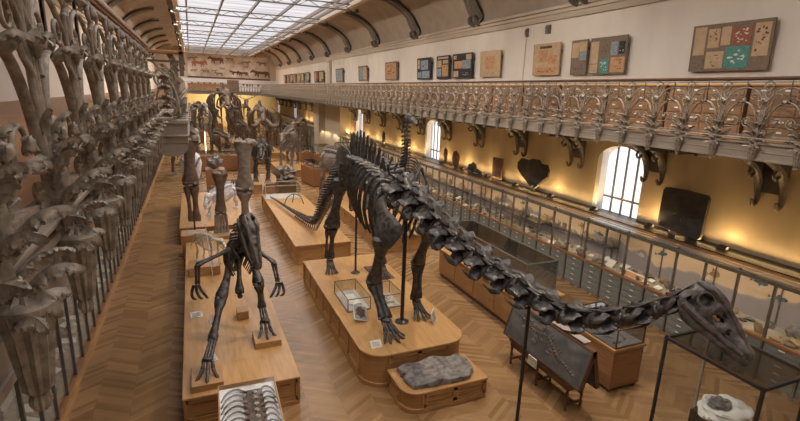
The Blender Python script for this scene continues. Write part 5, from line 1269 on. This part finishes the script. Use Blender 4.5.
quad('tall_grey_skeleton','tall brown skeleton left of the large elephant skeleton',(.6,47,.5),.2,2.8,3.6,'bonegrey',.9,neck=.7,trunk_h=.1,bulk=1.2)
quad('mid_brown_skeleton','brown skeleton seen below the large elephant skeleton, over a long low cabinet',(1.9,41.5,.0),.3,2.4,2.2,'bonebrown',.7,neck=.6,bulk=1.1)
quad('far_right_skeleton','thin brown skeleton by the tall glass case at the right of the tusked one',(8.2,40,.5),-.4,2.6,2.9,'bonebrown',.7,neck=.8,bulk=1.0)
quad('far_middle_skeleton','dim brown skeleton at the far end, between the two elephant skeletons',(4.4,58,.5),0,2.8,3.4,'bonebrown',.9,neck=.6,bulk=1.2)
quad('far_left_skeleton','dim brown skeleton at the far left end of the hall',(.3,60,.5),0,2.8,3.2,'bonebrown',.9,neck=.6,bulk=1.2)
for lb,x0,x1,y0,y1,h in (('wide oak base under the tusked elephant skeleton',4.2,7.0,42,47.5,.5),('wide oak base under the large elephant skeleton in front of the yellow wall',1.2,4.8,50,56.5,.5),('oak base under the tall brown skeleton on the left',-.6,1.8,44.8,49.5,.5),('oak base beside the tall glass case on the right',7.0,9.3,37.5,42.5,.5),('oak base under the mid-sized greyish-brown skeleton',5.2,7.5,32.6,36.6,.5),('farthest oak base on the right of the hall',3.2,7.4,57,62.6,.5),('farthest oak base on the left of the hall',-1.0,1.6,57.5,63,.5)):
    platform(lb,x0,x1,y0,y1,h,pan=1.4)
# upright skeleton behind the long-necked one
e=empty('upright_skeleton','tall upright dark skeleton whose neck rises behind the shoulders of the long-necked dinosaur','skeleton',(7.1,15.5,.62))
c,ln=crv([(-.1,3.0,.5),(-.1,2.0,.9),(-.05,1.0,1.7),(-.1,.3,2.4),(-.25,-.3,3.1),(-.38,-.6,3.6),(-.42,-.62,4.1),(-.42,-.7,4.45)],40)
m=MB()
for k,(p,t) in enumerate(c):
    q=k/39; v=vertebra(ln/39*.95,.10*(1-.35*q) if k>12 else .10,.22*math.sin(PI*min(1,q+.15))+.08,.08,'back',k).xf(frame(p,t,(0,.3,1) if k<20 else (0,1,.3))); m.add(v.v,v.f)
m.build('spine','bone',e)
m=MB()
for k in range(16,30):
    p,t=c[k]
    for s in (-1,1): m.tube([p,p+Vector((s*.32,-.08,-.05)),p+Vector((s*.40,-.35,-.35)),p+Vector((s*.12,-.55,-.6))],.025,6,sub=3)
m.build('rib_cage','bone',e)
m=MB().blob((-.42,-.85,4.52),(.13,.22,.14),.15,2,14,10).tube([(-.42,-.9,4.5),(-.42,-1.25,4.38),(-.42,-1.45,4.3)],[.12,.10,.06],10,sub=2); m.build('skull','bone',e)
for s in (-1,1):
    m=bone((s*.3,.9,1.8),(s*.38,.2,1.0),.07,.14,.12,(1,0,0)); b=bone((s*.38,.2,1.0),(s*.36,.6,.2),.055,.11,.09,(1,0,0)); m.add(b.v,b.f); m.tube([(s*.36,.6,.2),(s*.36,.2,.04),(s*.4,-.1,.04)],[.07,.06,.03],8); m.build('leg','bone',e)
    m=bone((s*.35,-.3,2.7),(s*.5,-.6,2.1),.05,.1,.08,(0,1,0)); b=bone((s*.5,-.6,2.1),(s*.45,-.95,1.75),.04,.08,.07,(0,1,0)); m.add(b.v,b.f); m.build('arm','bone',e)
MB().tube([(-.35,-.5,0),(-.38,-.55,3.5)],.03,8).build('support_rod','black',e)
# more cases and cabinets in the middle distance
def woodcase(label,x,y,w,d,h,hg,rz=0,mat='oakdark',name='glass_topped_cabinet'):
    e=empty(name,label,'cabinet',(x,y,0),rz); B(-w/2,w/2,-d/2,d/2,.08,h).build('body',mat,e,smooth_=False,bevel=.01); B(-w/2+.03,w/2-.03,-d/2+.03,d/2-.03,0,.08).build('plinth','walnut',e,smooth_=False)
    if hg:
        m=MB()
        for sx in (-1,1):
            for sy in (-1,1): m.box(sx*(w/2-.02)-.015,sx*(w/2-.02)+.015,sy*(d/2-.02)-.015,sy*(d/2-.02)+.015,h,h+hg)
        m.box(-w/2,w/2,-d/2,-d/2+.03,h+hg-.03,h+hg).box(-w/2,w/2,d/2-.03,d/2,h+hg-.03,h+hg).box(-w/2,-w/2+.03,-d/2,d/2,h+hg-.03,h+hg).box(w/2-.03,w/2,-d/2,d/2,h+hg-.03,h+hg)
        m.build('frame','steel',e,smooth_=False); B(-w/2+.01,w/2-.01,-d/2+.01,d/2-.01,h+hg-.01,h+hg-.004).build('glass_top','glassgrey',e,smooth_=False)
        B(-w/2+.01,w/2-.01,-d/2+.01,-d/2+.015,h,h+hg).build('glass_pane','glass',e,smooth_=False)
        m=MB(); rnd=random.Random(int(x*10+y)); 
        for k in range(6): m.blob((rnd.uniform(-w*.35,w*.35),rnd.uniform(-d*.35,d*.35),h+.08),(.08,.1,.08),.4,2,8,6,seed=k)
        m.build('contents','bonepale',e)
woodcase('long low brown cabinet with a bright glass top in the left middle distance',1.2,36.5,3.4,1.0,1.1,.25)
woodcase('narrow reddish cabinet right of the long low one with a bright top',3.4,35.2,.9,1.0,1.4,.2,mat='redcab')
woodcase('brown cabinet in front of the tall brown skeleton at the left',-.2,39.6,1.2,1.0,1.3,.3)
woodcase('slanting brown display desk between the skull stand and the tall glass case',6.9,29.8,.8,2.2,1.15,.35,.15)
woodcase('oak cabinet with glass top, just left of the long-necked skeleton\'s hips',8.6,28.0,1.0,2.4,1.1,.5,.1,'oak')
woodcase('brown cabinet next to the mid-sized greyish-brown skeleton',8.9,35.2,1.2,1.8,1.2,.7)
woodcase('low brown cabinet by the right foot of the far elephant base',5.8,50,1.5,1.2,1.2,.5)
woodcase('far low brown cabinet in front of the yellow wall at the left',1.8,66.5,3.6,1.0,1.3,.6)
woodcase('far low brown cabinet in front of the yellow wall at the right',6.6,66.5,3.0,1.0,1.3,.6)
glassbox('tall_glass_case','tall glass case in front of the right wall case, before the stone pier',8.2,10.0,44,48,.0,2.6,w=.06,base='oak',cat='glass case')
glassbox('tall_glass_case','nearer tall glass case left of the stone pier, beside the long-necked skeleton\'s hips',9.3,10.5,30.2,33.2,.0,2.3,w=.05,base='oak',cat='glass case')
g=None
for i,(x,y,w_,d,h,hg,lb) in enumerate([(2.9,39.5,1.6,.9,1.0,.3,'brown cabinet between the long low cabinet and the tusked elephant base'),(4.9,39.3,1.4,.9,1.1,.4,'brown cabinet in front of the tusked elephant base'),(.3,55.5,1.4,1,1.2,.5,'brown cabinet behind the tall brown skeleton, near the left edge of the hall'),(5.9,55.8,1.4,1,1.3,.6,'brown cabinet right of the large elephant base'),(7.9,36.5,1.0,1.0,1.2,.5,'small brown cabinet before the base by the tall glass case'),(7.8,53,1.4,2,1.2,1.2,'high glass-topped cabinet far back on the right side'),(8.4,58,1.4,2,1.2,1.2,'farther high glass-topped cabinet at the right end of the hall')]):
    woodcase(lb,x,y,w_,d,h,hg,mat='redcab' if i%2 else 'oakdark')
for lb,x,y,H_,rz in (('dim skeleton with arched back between the elephants and the right wall',8.0,49.5,2.6,-.3),('slender dark skeleton between the two elephant skeletons',4.3,48.8,2.6,.2),('small dark skeleton before the yellow wall at the far left',-.2,64.5,2.6,.1),('dark skeleton in the farthest row before the yellow wall',4.5,64.6,2.8,-.1)):
    quad('background_skeleton',lb,(x,y,0),rz,2.0,H_,'bonebrown',.6,neck=.6,bulk=1.0)
# glowing columns standing in for sun patches
for k,(x,y) in enumerate([(2.6,27.3),(.9,44.2)]):
    e=empty('sun_patch_column','slim glowing sun-patch column %s'%('right of the largest thigh-bone cast' if k==0 else 'glowing in the far left distance'),'lamp',(x,y,0)); B(-.05,.05,-.05,.05,0,2.2).build('post','rail',e,smooth_=False)
    B(-.04,.04,-.06,-.05,.3,2.1).build('tube','lit',e,smooth_=False)
